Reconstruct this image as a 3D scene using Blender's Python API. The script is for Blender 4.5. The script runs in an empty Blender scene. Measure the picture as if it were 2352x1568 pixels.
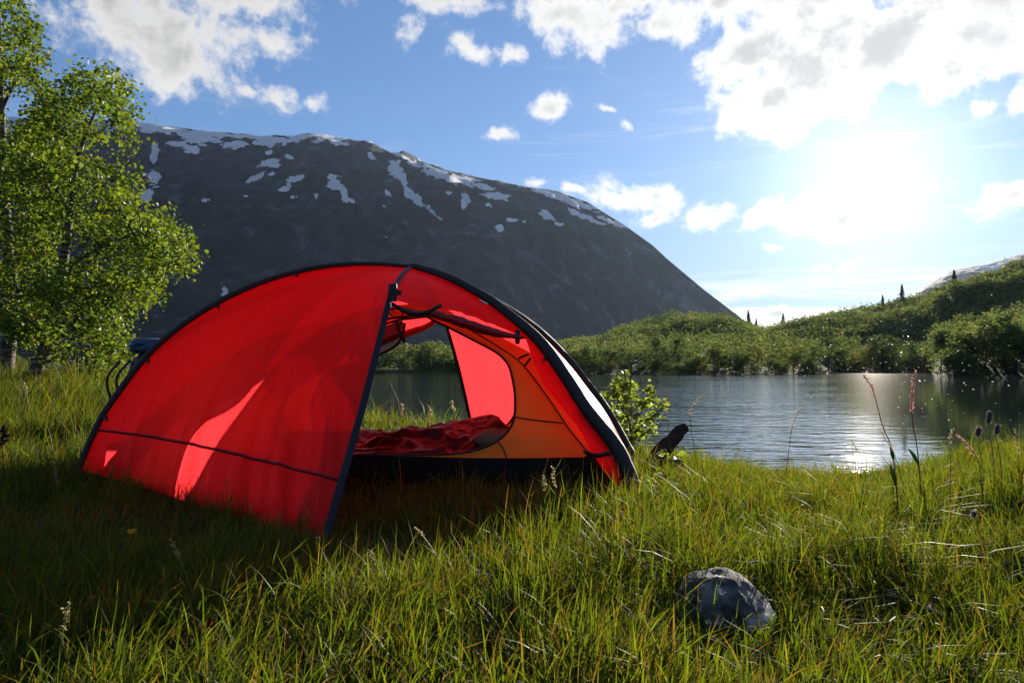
import bpy, bmesh, math, random
import numpy as np
from mathutils import Vector, Matrix

random.seed(7)
RNG = np.random.default_rng(11)
SC = bpy.context.scene
COL = SC.collection
PI = math.pi

# ------------------------------------------------------------------ camera
EYE = 0.55                      # eye height above the meadow
FPX = 1568.0                    # focal length for a 2352 px wide picture
PITCH = math.atan(58 / FPX)
cam_d = bpy.data.cameras.new('camera'); cam = bpy.data.objects.new('camera', cam_d); COL.objects.link(cam)
cam_d.sensor_width = 36.0; cam_d.lens = 24.0; cam_d.clip_start = 0.05; cam_d.clip_end = 20000
cam.location = (0, 0, EYE); cam.rotation_euler = (PI / 2 + PITCH, 0, 0)
SC.camera = cam

def ray(x, y):
    a = (x - 1176) / FPX; b = (784 - y) / FPX
    return np.array([a, math.cos(PITCH) - b * math.sin(PITCH), math.sin(PITCH) + b * math.cos(PITCH)])

def at(x, y, d):
    """world point seen at (x, y) of the photograph, d metres ahead"""
    r = ray(x, y); t = d / r[1]
    return np.array([r[0] * t, d, EYE + r[2] * t])

# ------------------------------------------------------------------ light
sun_dir = ray(1995, 395); sun_dir /= np.linalg.norm(sun_dir)      # towards the sun
SUN_EL = math.asin(sun_dir[2]); SUN_AZ = math.atan2(sun_dir[0], sun_dir[1])
sd = bpy.data.lights.new('sun', 'SUN'); so = bpy.data.objects.new('sun', sd); COL.objects.link(so)
sd.energy = 5.0; sd.angle = math.radians(0.53); sd.color = (1.0, 0.90, 0.74)
so.rotation_euler = Vector(-sun_dir).to_track_quat('-Z', 'Y').to_euler(); so.location = (20, 40, 30)

SC.render.engine = 'CYCLES'
vs = SC.view_settings
vs.view_transform = 'Standard'; vs.look = 'None'; vs.gamma = 1.0; vs.use_curve_mapping = False
vs.exposure = 1.40
cy = SC.cycles
cy.use_denoising = True
try:
    cy.denoiser = 'OPENIMAGEDENOISE'; cy.denoising_input_passes = 'RGB_ALBEDO_NORMAL'
except Exception:
    pass
cy.max_bounces = 8; cy.diffuse_bounces = 4; cy.glossy_bounces = 3; cy.transmission_bounces = 6
cy.transparent_max_bounces = 8; cy.sample_clamp_indirect = 6.0; cy.caustics_reflective = False; cy.caustics_refractive = False
cy.use_adaptive_sampling = True; cy.adaptive_threshold = 0.02

# ------------------------------------------------------------------ node helpers
class NT:
    def __init__(s, tree):
        s.t = tree; tree.nodes.clear()
    def n(s, typ, ins=None, **kw):
        nd = s.t.nodes.new(typ)
        for k, v in kw.items(): setattr(nd, k, v)
        for k, v in (ins or {}).items():
            sock = nd.inputs[k]
            if isinstance(v, bpy.types.NodeSocket): s.t.links.new(v, sock)
            else: sock.default_value = v
        return nd
    def m(s, op, a, b=None, c=None, clamp=False):
        ins = {0: a}
        if b is not None: ins[1] = b
        if c is not None: ins[2] = c
        return s.n('ShaderNodeMath', ins, operation=op, use_clamp=clamp).outputs[0]
    def mix(s, fac, a, b):
        nd = s.n('ShaderNodeMix', data_type='RGBA', blend_type='MIX')
        for i, v in ((0, fac), (6, a), (7, b)):
            if isinstance(v, bpy.types.NodeSocket): s.t.links.new(v, nd.inputs[i])
            else: nd.inputs[i].default_value = v if i == 0 else (*v[:3], 1)
        return nd.outputs[2]
    def ss(s, v, lo, hi, a=0.0, b=1.0):
        return s.n('ShaderNodeMapRange', {0: v, 1: lo, 2: hi, 3: a, 4: b}, interpolation_type='SMOOTHSTEP').outputs[0]
    def link(s, a, b): s.t.links.new(a, b)

def c4(c): return (c[0], c[1], c[2], 1.0)

# ------------------------------------------------------------------ sky
wd = bpy.data.worlds.new('World'); SC.world = wd; wd.use_nodes = True
W = NT(wd.node_tree)
gen = W.n('ShaderNodeTexCoord').outputs['Generated']
sky = W.n('ShaderNodeTexSky', sky_type='NISHITA', sun_disc=False)
sky.sun_elevation = SUN_EL; sky.sun_rotation = SUN_AZ; sky.altitude = 400
sky.air_density = 1.0; sky.dust_density = 0.15; sky.ozone_density = 2.2
sep = W.n('ShaderNodeSeparateXYZ', {0: gen})
az = W.m('ARCTAN2', sep.outputs[0], sep.outputs[1]); el = W.m('ARCSINE', sep.outputs[2])
warp = W.n('ShaderNodeTexNoise', {'Vector': gen, 'Scale': 11.0, 'Detail': 3.0, 'Roughness': 0.55})
wv = W.n('ShaderNodeVectorMath', {0: warp.outputs['Color'], 1: (0.5, 0.5, 0.5)}, operation='SUBTRACT').outputs[0]
ang = W.n('ShaderNodeCombineXYZ', {0: az, 1: el}).outputs[0]
angw = W.n('ShaderNodeVectorMath', {0: wv, 1: (0.06, 0.05, 0), 2: ang}, operation='MULTIPLY_ADD').outputs[0]

def azel(x, y):
    r = ray(x, y); r /= np.linalg.norm(r)
    return math.atan2(r[0], r[1]), math.asin(r[2])

# cumulus: (x, y, half width, half height, tilt in degrees, strength)
CLOUDS = [
    (330, 60, 250, 130, 12, 1.25), (440, 120, 190, 80, -25, 1.1), (620, 95, 95, 60, 30, .55), (480, -60, 260, 110, 0, 1.1),
    (640, 232, 85, 36, 10, .62), (725, 243, 26, 30, 0, .6), (560, 208, 30, 16, 0, .5),
    (1020, 5, 135, 42, 0, .9), (938, 65, 36, 36, 30, .65), (1062, 106, 62, 38, 20, .75), (1180, 115, 34, 26, 0, .6),
    (1320, 50, 125, 85, 15, 1.15), (1440, 10, 160, 62, 0, 1.05), (1530, 60, 95, 62, 0, 1.0), (1650, 20, 130, 55, 0, 1.0),
    (1760, 225, 120, 95, 10, 1.3), (1720, 120, 110, 75, -20, 1.2), (1880, 140, 170, 140, 0, 1.45), (2050, 100, 200, 115, 0, 1.45), (1900, 240, 120, 55, -25, 1.1),
    (2240, 90, 170, 105, 0, 1.35), (2200, 165, 130, 50, -10, 1.0), (2350, 205, 50, 60, 0, .8), (2400, -40, 500, 160, 0, 1.4), (2000, -60, 500, 140, 0, 1.4),
    (1260, 246, 52, 30, 0, .85), (1383, 243, 19, 13, 0, .6), (1435, 285, 24, 14, 30, .4), (1165, 308, 70, 13, 0, .42),
    (1458, 462, 122, 46, 8, 1.05), (1510, 508, 46, 20, 0, .8), (1632, 492, 56, 44, -30, .9), (1235, 418, 40, 16, 15, .6), (1310, 440, 32, 12, 15, .5),
    (1755, 500, 55, 28, -30, .7), (1925, 500, 170, 58, -6, 1.1), (2080, 470, 90, 40, -15, .8), (1780, 571, 34, 13, 5, .7), (1950, 607, 34, 15, -10, .7),
    (2310, 448, 92, 40, -22, .85), (2250, 244, 40, 22, 0, .7), (1725, 676, 34, 12, 0, .5), (1760, 728, 90, 22, 4, 1.0), (1900, 735, 80, 16, 0, .8),
    (1890, 612, 30, 10, -15, .5),
]
mask = None
for (x, y, rx, ry, rot, st) in CLOUDS:
    a0, e0 = azel(x, y); a1, _ = azel(x + rx, y); a2, _ = azel(x - rx, y); _, e1 = azel(x, y - ry); _, e2 = azel(x, y + ry)
    mp = W.n('ShaderNodeMapping', {'Vector': angw, 'Location': (a0, e0, 0), 'Rotation': (0, 0, -math.radians(rot)),
                                   'Scale': (max(1e-4, (a1 - a2) / 2) * 1.25, max(1e-4, (e1 - e2) / 2) * 1.25, 1)}, vector_type='TEXTURE').outputs[0]
    ln = W.n('ShaderNodeVectorMath', {0: mp}, operation='LENGTH').outputs[1]
    st += .4 * max(0, 1 - rx / 120)
    v = W.m('MULTIPLY_ADD', ln, -st, st)
    mask = v if mask is None else W.m('MAXIMUM', mask, v)
# the same broken cumulus goes on beyond the frame
pl = W.n('ShaderNodeTexNoise', {'Vector': gen, 'Scale': 3.2, 'Detail': 2.0, 'Roughness': 0.5}).outputs['Fac']
outer = W.m('MAXIMUM', W.ss(W.m('ABSOLUTE', az), 0.66, 0.85), W.ss(el, 0.50, 0.66))
beyond = W.m('MULTIPLY', W.ss(el, 0.02, 0.2), outer)
gm = W.m('SUBTRACT', W.m('MULTIPLY', W.ss(pl, 0.46, 0.72), 1.6), 0.45)
mask = W.m('MAXIMUM', mask, W.m('SUBTRACT', W.m('MULTIPLY', W.m('ADD', gm, 1.0), beyond), 1.0))
det = W.n('ShaderNodeTexNoise', {'Vector': gen, 'Scale': 21.0, 'Detail': 9.0, 'Roughness': 0.63, 'Distortion': 0.1}).outputs['Fac']
core = W.n('ShaderNodeTexNoise', {'Vector': gen, 'Scale': 9.0, 'Detail': 7.0, 'Roughness': 0.6}).outputs['Fac']
dens = W.m('ADD', mask, W.m('MULTIPLY_ADD', det, 2.9, -1.60))
alpha = W.ss(dens, -0.12, 0.62)
# cirrus streaks, stretched along the horizon
mps = W.n('ShaderNodeMapping', {'Vector': ang, 'Rotation': (0, 0, -0.10), 'Scale': (3.2, 34.0, 1.0)}).outputs[0]
cir = W.n('ShaderNodeTexNoise', {'Vector': mps, 'Scale': 1.3, 'Detail': 7.0, 'Roughness': 0.62, 'Distortion': 0.9}).outputs['Fac']
cirf = W.m('MULTIPLY', W.ss(cir, 0.52, 0.85), W.m('MULTIPLY', W.m('MULTIPLY', W.ss(el, 0.02, 0.16), W.ss(el, 0.50, 0.30)), W.ss(az, -.35, .2, .35, 1.0)))
# low bright stratus near the horizon
band = W.m('MULTIPLY', W.m('MULTIPLY', W.ss(el, 0.15, 0.075), W.ss(el, -.02, .01)), W.m('MULTIPLY', W.ss(cir, 0.36, 0.66), W.ss(az, .05, .35)))
sdot = W.n('ShaderNodeVectorMath', {0: W.n('ShaderNodeVectorMath', {0: gen}, operation='NORMALIZE').outputs[0], 1: tuple(sun_dir)}, operation='DOT_PRODUCT').outputs['Value']
sd0 = W.m('MAXIMUM', sdot, 0.0)
fwd = W.m('POWER', sd0, 6.0)          # forward scattering in clouds and thin veil
fwd2 = W.m('POWER', sd0, 30.0)
fwd3 = W.m('POWER', sd0, 170.0)
# bright sky towards the sun rolls off softly instead of clipping
den = W.n('ShaderNodeVectorMath', {0: sky.outputs[0], 1: (0.32, 0.21, 0.13), 2: (1, 1, 1)}, operation='MULTIPLY_ADD').outputs[0]
skyt = W.n('ShaderNodeVectorMath', {0: sky.outputs[0], 1: (.88, 1.16, 1.48)}, operation='MULTIPLY').outputs[0]
skyc = W.n('ShaderNodeVectorMath', {0: skyt, 1: den}, operation='DIVIDE').outputs[0]
thick = W.m('MULTIPLY', W.ss(W.m('ADD', mask, W.m('ADD', W.m('MULTIPLY_ADD', core, 3.0, -1.45), W.m('MULTIPLY_ADD', det, 1.2, -.6))), -0.35, 1.45), W.ss(dens, 0.1, 1.2))
lit = W.m('MULTIPLY_ADD', fwd, 2.0, 5.6)
gry = W.m('MULTIPLY_ADD', fwd, 1.2, 3.2)
lv = W.m('ADD', W.m('MULTIPLY', lit, W.m('SUBTRACT', 1.0, thick)), W.m('MULTIPLY', gry, thick))
ccol = W.n('ShaderNodeVectorMath', {0: (1.0, 0.985, 0.96)}, operation='SCALE'); W.link(lv, ccol.inputs['Scale'])
hzn = W.m('MULTIPLY', W.ss(el, .30, .02), W.ss(az, -.15, .30, .12, .62))
veil = W.m('MINIMUM', W.m('ADD', 0.0, W.m('ADD', W.m('MULTIPLY', cirf, 0.38), W.m('MULTIPLY', band, 0.9))), 1.0)
vcol = W.n('ShaderNodeVectorMath', {0: (1.0, 0.99, 0.965)}, operation='SCALE'); W.link(W.m('MULTIPLY_ADD', fwd, 1.5, 6.2), vcol.inputs['Scale'])
c1 = W.mix(veil, W.mix(hzn, skyc, (3.9, 4.75, 5.3)), vcol.outputs[0])
c2 = W.mix(alpha, c1, ccol.outputs[0])
aur = W.m('ADD', W.m('MULTIPLY_ADD', fwd, .1, W.m('MULTIPLY', fwd2, 1.25)), W.m('MULTIPLY', fwd3, 3.4))
aur = W.m('MULTIPLY', aur, W.m('SUBTRACT', 1.0, W.m('MULTIPLY', thick, .92)))
acol = W.n('ShaderNodeVectorMath', {0: (1.0, 0.985, 0.94)}, operation='SCALE'); W.link(aur, acol.inputs['Scale'])
tot = W.n('ShaderNodeVectorMath', {0: c2, 1: acol.outputs[0]}, operation='ADD').outputs[0]
bg = W.n('ShaderNodeBackground', {'Color': tot, 'Strength': 0.057})
W.link(bg.outputs[0], W.n('ShaderNodeOutputWorld').inputs[0])
wd.cycles.sampling_method = 'MANUAL'; wd.cycles.sample_map_resolution = 512

# ------------------------------------------------------------------ maths helpers
def _h(ix, iy, iz, seed):
    n = (ix.astype(np.int64) * 374761393 + iy.astype(np.int64) * 668265263 + iz.astype(np.int64) * 2147483647 + seed * 1274126177) & 0xffffffff
    n = ((n ^ (n >> 13)) * 1274126177) & 0xffffffff
    n = ((n ^ (n >> 16)) * 2246822519) & 0xffffffff
    return ((n ^ (n >> 15)) & 0xffffff) / float(0xffffff)

def vnoise(p, seed=0):
    p = np.asarray(p, float); f = np.floor(p); w = p - f; i = f.astype(np.int64); w = w * w * w * (w * (w * 6 - 15) + 10)
    r = 0
    for dx in (0, 1):
        wx = w[..., 0] if dx else 1 - w[..., 0]
        for dy in (0, 1):
            wy = w[..., 1] if dy else 1 - w[..., 1]
            for dz in (0, 1):
                wz = w[..., 2] if dz else 1 - w[..., 2]
                r = r + wx * wy * wz * _h(i[..., 0] + dx, i[..., 1] + dy, i[..., 2] + dz, seed)
    return r * 2 - 1

def fbm(p, octv=4, seed=0, gain=0.5, ridged=False):
    p = np.asarray(p, float); r = 0; a = 1.0; tot = 0
    for k in range(octv):
        v = vnoise(p * 2.03 ** k + 17.3 * k, seed + k)
        r = r + a * ((1 - 2 * np.abs(v)) if ridged else v); tot += a; a *= gain
    return r / tot

def n2(x, y, scale, octv=3, seed=0, **k):
    x = np.asarray(x, float); y = np.asarray(y, float)
    return fbm(np.stack([x * scale, y * scale, np.zeros_like(x) + .37], -1), octv, seed, **k)

def sstep(a, b, x):
    t = np.clip((np.asarray(x, float) - a) / (b - a), 0, 1); return t * t * (3 - 2 * t)

def gauss2(x, y, cx, cy_, sx, sy): return np.exp(-((x - cx) / sx) ** 2 - ((y - cy_) / sy) ** 2)

def resample(pts, n):
    """smooth even resampling of a polyline (Catmull-Rom through its points)"""
    P = np.asarray(pts, float)
    if len(P) > 2:
        Q = []
        E = np.vstack([2 * P[0] - P[1], P, 2 * P[-1] - P[-2]])
        for i in range(len(P) - 1):
            p0, p1, p2, p3 = E[i:i + 4]
            for t in np.linspace(0, 1, 13)[:-1]:
                Q.append(.5 * (2 * p1 + (p2 - p0) * t + (2 * p0 - 5 * p1 + 4 * p2 - p3) * t * t + (3 * p1 - p0 - 3 * p2 + p3) * t ** 3))
        Q.append(P[-1]); P = np.array(Q)
    L = np.r_[0, np.cumsum(np.linalg.norm(np.diff(P, axis=0), axis=1))]
    s = np.linspace(0, L[-1], n)
    return np.stack([np.interp(s, L, P[:, k]) for k in range(P.shape[1])], 1)

# ------------------------------------------------------------------ object helpers
def mesh_np(name, V, F, mat=None, smooth=True, col=None, attrs=None):
    """V (n,3); F: (m,3) or (m,4) array, or a list of such arrays"""
    V = np.asarray(V, np.float32); Fs = F if isinstance(F, list) else [F]
    Fs = [np.asarray(f, np.int32) for f in Fs if len(f)]
    me = bpy.data.meshes.new(name)
    me.vertices.add(len(V)); me.vertices.foreach_set('co', V.ravel())
    nl = sum(f.size for f in Fs); npol = sum(len(f) for f in Fs)
    me.loops.add(nl); me.polygons.add(npol)
    me.loops.foreach_set('vertex_index', np.concatenate([f.ravel() for f in Fs]))
    sizes = np.concatenate([np.full(len(f), f.shape[1], np.int32) for f in Fs])
    me.polygons.foreach_set('loop_start', np.r_[0, np.cumsum(sizes)[:-1]].astype(np.int32))
    me.polygons.foreach_set('use_smooth', np.full(npol, smooth))
    me.update(calc_edges=True)
    if col is not None:
        ca = me.color_attributes.new('col', 'FLOAT_COLOR', 'POINT')
        c = np.ones((len(V), 4), np.float32); c[:, :3] = col; ca.data.foreach_set('color', c.ravel())
    for k, v in (attrs or {}).items():
        a = me.attributes.new(k, 'FLOAT', 'POINT'); a.data.foreach_set('value', np.asarray(v, np.float32))
    if mat: me.materials.append(mat)
    return me

def put(name, me, parent=None, loc=None):
    o = bpy.data.objects.new(name, me); COL.objects.link(o)
    if parent is not None:
        o.parent = parent
        o.matrix_parent_inverse = Matrix.Translation(-Vector(parent.get('_b', (0, 0, 0))))
    if loc is not None: o.location = loc
    return o

def thing(name, label, cat, base=(0, 0, 0), group=None):
    o = bpy.data.objects.new(name, None); COL.objects.link(o)
    o.empty_display_size = .1
    o.location = base; o['_b'] = [float(v) for v in base]
    tag(o, label, cat, group); return o

def tag(o, label, cat, group=None):
    o['label'] = label; o['category'] = cat
    if group: o['group'] = group

def grid_faces(nu, nv):
    i = np.arange(nu * nv).reshape(nv, nu)
    return np.stack([i[:-1, :-1].ravel(), i[:-1, 1:].ravel(), i[1:, 1:].ravel(), i[1:, :-1].ravel()], 1)

def frames(P):
    T = np.gradient(P, axis=0); T /= np.linalg.norm(T, axis=1)[:, None] + 1e-9
    up = np.array([0, 0, 1.0]); ref = np.where(np.abs(T @ up)[:, None] > .95, np.array([1.0, 0, 0]), up)
    N = np.cross(T, ref); N /= np.linalg.norm(N, axis=1)[:, None] + 1e-9
    # keep the frame from flipping
    for i in range(1, len(N)):
        N[i] = N[i - 1] - T[i] * (N[i - 1] @ T[i]); N[i] /= np.linalg.norm(N[i]) + 1e-9
    return T, N, np.cross(T, N)

def tube(P, r, k=8, flat=1.0, seed=None, rough=0.0):
    P = np.asarray(P, float); n = len(P); r = np.broadcast_to(np.asarray(r, float), (n,))
    T, N, B = frames(P); a = np.linspace(0, 2 * PI, k, endpoint=False)
    R = r[:, None] * np.ones(k)
    V = P[:, None] + R[..., None] * (np.cos(a)[None, :, None] * N[:, None] + flat * np.sin(a)[None, :, None] * B[:, None])
    if rough:
        V = V + (rough * fbm(V * 22.0, 3, seed or 0))[..., None] * (V - P[:, None]) / (R[..., None] + 1e-6)
    V = V.reshape(-1, 3); i = np.arange(n * k).reshape(n, k); j = np.roll(i, -1, 1)
    F = np.stack([i[:-1].ravel(), j[:-1].ravel(), j[1:].ravel(), i[1:].ravel()], 1)
    V = np.vstack([V, P[0], P[-1]]); c0 = n * k
    caps = np.vstack([np.stack([j[0], i[0], np.full(k, c0)], 1), np.stack([i[-1], j[-1], np.full(k, c0 + 1)], 1)])
    return V, [F, caps]

def join(parts):
    Vs, Fs, off = [], [], 0
    for V, F in parts:
        for f in (F if isinstance(F, list) else [F]): Fs.append(np.asarray(f) + off)
        Vs.append(V); off += len(V)
    return np.vstack(Vs), Fs

def ribbon(P, w, side=None, lift=0.0015):
    """thin closed strap of width w along P; side = its width direction"""
    P = np.asarray(P, float); T, N, B = frames(P)
    S = np.broadcast_to(np.asarray(side, float), P.shape) if side is not None else N
    S = S - T * (S * T).sum(1)[:, None]; S /= np.linalg.norm(S, axis=1)[:, None] + 1e-9
    U = np.cross(T, S); w = np.broadcast_to(np.asarray(w, float), (len(P),))[:, None] / 2
    rows = [P - S * w - U * lift, P + S * w - U * lift, P + S * w + U * lift, P - S * w + U * lift]
    V = np.stack(rows, 1).reshape(-1, 3); i = np.arange(len(P) * 4).reshape(-1, 4); j = np.roll(i, -1, 1)
    F = np.stack([i[:-1].ravel(), j[:-1].ravel(), j[1:].ravel(), i[1:].ravel()], 1)
    return V, [F, np.array([i[0][::-1], i[-1]])]

def coons(c0, c1, d0, d1):
    nu, nv = len(c0), len(d0); u = np.linspace(0, 1, nu)[None, :, None]; v = np.linspace(0, 1, nv)[:, None, None]
    S = (1 - v) * c0[None] + v * c1[None] + (1 - u) * d0[:, None] + u * d1[:, None]
    S -= (1 - u) * (1 - v) * c0[0] + u * (1 - v) * c0[-1] + (1 - u) * v * c1[0] + u * v * c1[-1]
    return S                                               # (nv, nu, 3)

def gnormal(S):
    a = np.gradient(S, axis=1); b = np.gradient(S, axis=0); n = np.cross(a, b)
    return n / (np.linalg.norm(n, axis=2)[..., None] + 1e-9)

def sheet(name, S, mat, parent, smooth=True):
    nv, nu = S.shape[:2]
    return put(name, mesh_np(name, S.reshape(-1, 3), grid_faces(nu, nv), mat, smooth), parent)

# ------------------------------------------------------------------ materials
def new_mat(name):
    m = bpy.data.materials.new(name); m.use_nodes = True
    return m, NT(m.node_tree)

def out(N, sh): N.link(sh, N.n('ShaderNodeOutputMaterial').inputs[0])

def plain(name, c, rough=.6, spec=.4, noise_scale=None, var=.25, bump=0.0, bscale=200, metallic=0.0):
    m, N = new_mat(name)
    co = N.n('ShaderNodeTexCoord').outputs['Object']
    p = N.n('ShaderNodeBsdfPrincipled', {'Base Color': c4(c), 'Roughness': rough, 'Specular IOR Level': spec, 'Metallic': metallic})
    if noise_scale:
        nz = N.n('ShaderNodeTexNoise', {'Vector': co, 'Scale': noise_scale, 'Detail': 5.0, 'Roughness': .6}).outputs['Fac']
        N.link(N.mix(nz, [v * (1 - var) for v in c], [min(1, v * (1 + var)) for v in c]), p.inputs['Base Color'])
    if bump:
        b = N.n('ShaderNodeTexNoise', {'Vector': co, 'Scale': bscale, 'Detail': 4.0}).outputs['Fac']
        N.link(N.n('ShaderNodeBump', {'Height': b, 'Strength': bump, 'Distance': .01}).outputs[0], p.inputs['Normal'])
    out(N, p.outputs[0]); return m

def thin(name, c, trans=.5, rough=.45, spec=.3, tc=None, clear=0.0, attr=False, bscale=None, bstr=.2, hue=None):
    """thin sheet that lets light through: cloth, leaf, blade"""
    m, N = new_mat(name)
    co = N.n('ShaderNodeTexCoord').outputs['Object']
    if attr: base = N.n('ShaderNodeAttribute', attribute_name='col').outputs['Color']
    elif hue:
        nz = N.n('ShaderNodeTexNoise', {'Vector': co, 'Scale': hue, 'Detail': 4.0, 'Roughness': .6}).outputs['Fac']
        base = N.mix(nz, [v * .82 for v in c], [min(1, v * 1.15) for v in c])
    else: base = N.n('ShaderNodeRGB').outputs[0]; base.default_value = c4(c)
    p = N.n('ShaderNodeBsdfPrincipled', {'Base Color': base, 'Roughness': rough, 'Specular IOR Level': spec})
    if tc is not None and attr:
        tcol = N.n('ShaderNodeMix', data_type='RGBA', blend_type='MULTIPLY'); tcol.inputs[0].default_value = 1.0
        N.link(base, tcol.inputs[6]); tcol.inputs[7].default_value = c4(tc); tr_c = tcol.outputs[2]
    elif tc is not None: tr_c = c4(tc)
    else: tr_c = base
    t = N.n('ShaderNodeBsdfTranslucent', {'Color': tr_c})
    if bscale:
        if hasattr(bscale, '__len__'): co = N.n('ShaderNodeMapping', {'Vector': co, 'Rotation': (0, .35, 0), 'Scale': bscale}).outputs[0]; bscale = 1.0
        b = N.n('ShaderNodeTexNoise', {'Vector': co, 'Scale': bscale, 'Detail': 5.0, 'Roughness': .65}).outputs['Fac']
        bn = N.n('ShaderNodeBump', {'Height': b, 'Strength': bstr, 'Distance': .01}).outputs[0]
        N.link(bn, p.inputs['Normal']); N.link(bn, t.inputs['Normal'])
    sh = N.n('ShaderNodeMixShader', {0: trans, 1: p.outputs[0], 2: t.outputs[0]}).outputs[0]
    if clear:
        tp = N.n('ShaderNodeBsdfTransparent', {'Color': tr_c})
        sh = N.n('ShaderNodeMixShader', {0: clear, 1: sh, 2: tp.outputs[0]}).outputs[0]
    out(N, sh); return m

M = {}
M['grass'] = thin('grass_blade', (.1, .2, .03), trans=.58, rough=.5, spec=.14, attr=True, tc=(1.75, 1.64, .45))
M['leaf'] = thin('birch_leaf', (.06, .12, .02), trans=.52, rough=.45, spec=.16, attr=True, tc=(1.5, 1.35, .55))
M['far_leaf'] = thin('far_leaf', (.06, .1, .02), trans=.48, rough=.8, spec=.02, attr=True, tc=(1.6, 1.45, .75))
M['red'] = thin('red_ripstop', (.62, .005, .007), trans=.68, rough=.40, spec=.22, tc=(.92, .036, .046), clear=.055, bscale=(30, 30, 5), bstr=.6, hue=3)
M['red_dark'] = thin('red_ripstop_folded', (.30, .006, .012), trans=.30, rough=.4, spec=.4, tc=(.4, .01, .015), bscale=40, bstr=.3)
M['seam'] = thin('red_seam', (.22, .006, .012), trans=.25, rough=.5, tc=(.25, .008, .015))
M['inner'] = thin('yellow_inner_cloth', (.80, .33, .04), trans=.52, rough=.6, spec=.2, tc=(.88, .40, .05), clear=.05, bscale=30, bstr=.15, hue=2)
M['black_cloth'] = plain('black_webbing', (.009, .009, .012), rough=.6, spec=.35, bump=.3, bscale=300)
M['navy_zip'] = plain('navy_zip_tape', (.008, .009, .020), rough=.6, spec=.25, bump=.3, bscale=400)
M['floor_cloth'] = plain('dark_floor_cloth', (.008, .008, .009), rough=.8, spec=.08, bump=.2, bscale=60)
M['metal'] = plain('grey_metal', (.55, .57, .6), rough=.3, metallic=1.0)

# ------------------------------------------------------------------ meadow
def crest(x): return np.interp(x, [-60, -20, -6, -4.2, -2.8, -1, .5, 1.2, 2.5, 4, 10, 60], [16, 13, 10.6, 9.2, 6.4, 5.6, 5.2, 4.75, 4.35, 4.8, 6, 10])

def ground_z(x, y):
    x = np.asarray(x, float); y = np.asarray(y, float)
    z = .37 * sstep(0, 7.2, -x * .75 + (y - 2.2) * .45 - .3)
    z = z - .17 * gauss2(x, y, 2.0, 4.4, 1.1, 1.5) + .16 * gauss2(x, y, 2.55, 2.75, .75, .75) - .05 * gauss2(x, y, 1.0, 4.3, .8, .8)
    z = z + .05 * n2(x, y, .9, 3, 5) * sstep(.5, 2.0, np.hypot(x + .6, y - 3.2)) + .018 * n2(x, y, 4.0, 2, 9)
    d = y - crest(x)
    return z - 1.25 * sstep(0, 2.6, d) - .6 * sstep(2, 6, d)

def ground_mat():
    m, N = new_mat('meadow_soil')
    co = N.n('ShaderNodeTexCoord').outputs['Object']
    a = N.n('ShaderNodeTexNoise', {'Vector': co, 'Scale': 6.0, 'Detail': 8.0, 'Roughness': .65}).outputs['Fac']
    b = N.n('ShaderNodeTexNoise', {'Vector': co, 'Scale': 60.0, 'Detail': 6.0, 'Roughness': .7}).outputs['Fac']
    c = N.mix(N.ss(a, .35, .65), (.020, .018, .008), (.026, .034, .010))
    c = N.mix(N.ss(b, .45, .75), c, (.060, .050, .022))
    p = N.n('ShaderNodeBsdfPrincipled', {'Base Color': c, 'Roughness': .95, 'Specular IOR Level': .1})
    N.link(N.n('ShaderNodeBump', {'Height': b, 'Strength': .8, 'Distance': .03}).outputs[0], p.inputs['Normal'])
    out(N, p.outputs[0]); return m
M['ground'] = ground_mat()

def axis(lo, a, b, hi, fine, coarse):
    return np.r_[np.linspace(lo, a, coarse)[:-1], np.linspace(a, b, fine), np.linspace(b, hi, coarse)[1:]]
gx = axis(-75, -11, 9, 75, 260, 24); gy = axis(-60, -2, 13, 30, 200, 20)
GX, GY = np.meshgrid(gx, gy)
go = put('meadow_ground', mesh_np('meadow_ground', np.stack([GX, GY, ground_z(GX, GY)], -1).reshape(-1, 3), grid_faces(len(gx), len(gy)), M['ground']))
go['kind'] = 'structure'

# ------------------------------------------------------------------ lake
LAKE = -0.65
def water_mat():
    m, N = new_mat('lake_water')
    co = N.n('ShaderNodeTexCoord').outputs['Object']
    def wave(sx, sy, rot, detail):
        mp = N.n('ShaderNodeMapping', {'Vector': co, 'Rotation': (0, 0, rot), 'Scale': (sx, sy, 1)}).outputs[0]
        return N.n('ShaderNodeTexNoise', {'Vector': mp, 'Scale': 1.0, 'Detail': detail, 'Roughness': .55, 'Distortion': .3}).outputs['Fac']
    w1 = wave(1.1, 2.6, .18, 2.0); w2 = wave(3.4, 7.5, -.2, 2.0); w3 = wave(.10, .22, .3, 2.0)
    sxyz = N.n('ShaderNodeSeparateXYZ', {0: co})
    lee = N.m('SUBTRACT', sxyz.outputs[0], N.m('MULTIPLY_ADD', sxyz.outputs[1], .42, 0.5))      # calm water under the right shore
    shelter = N.ss(N.m('DIVIDE', lee, N.m('MAXIMUM', sxyz.outputs[1], 3.0)), -.06, .11, 1.0, .12)
    far = N.ss(sxyz.outputs[0], -3.0, 3.0, .7, 1.0)
    gust = N.m('MULTIPLY', N.m('MULTIPLY', N.ss(w3, .32, .68, .65, 1.25), shelter), far)
    h = N.m('MULTIPLY', N.m('ADD', N.m('MULTIPLY', w1, 1.0), N.m('MULTIPLY', w2, .24)), gust)
    p = N.n('ShaderNodeBsdfPrincipled', {'Base Color': (.006, .014, .016, 1), 'Roughness': .045, 'IOR': 1.333, 'Specular IOR Level': .5})
    N.link(N.n('ShaderNodeBump', {'Height': h, 'Strength': 1.0, 'Distance': .042}).outputs[0], p.inputs['Normal'])
    out(N, p.outputs[0]); return m
wx = np.linspace(-900, 900, 25); wy = np.r_[np.linspace(3.5, 40, 12), np.linspace(60, 900, 18)]
WX, WY = np.meshgrid(wx, wy)
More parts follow.
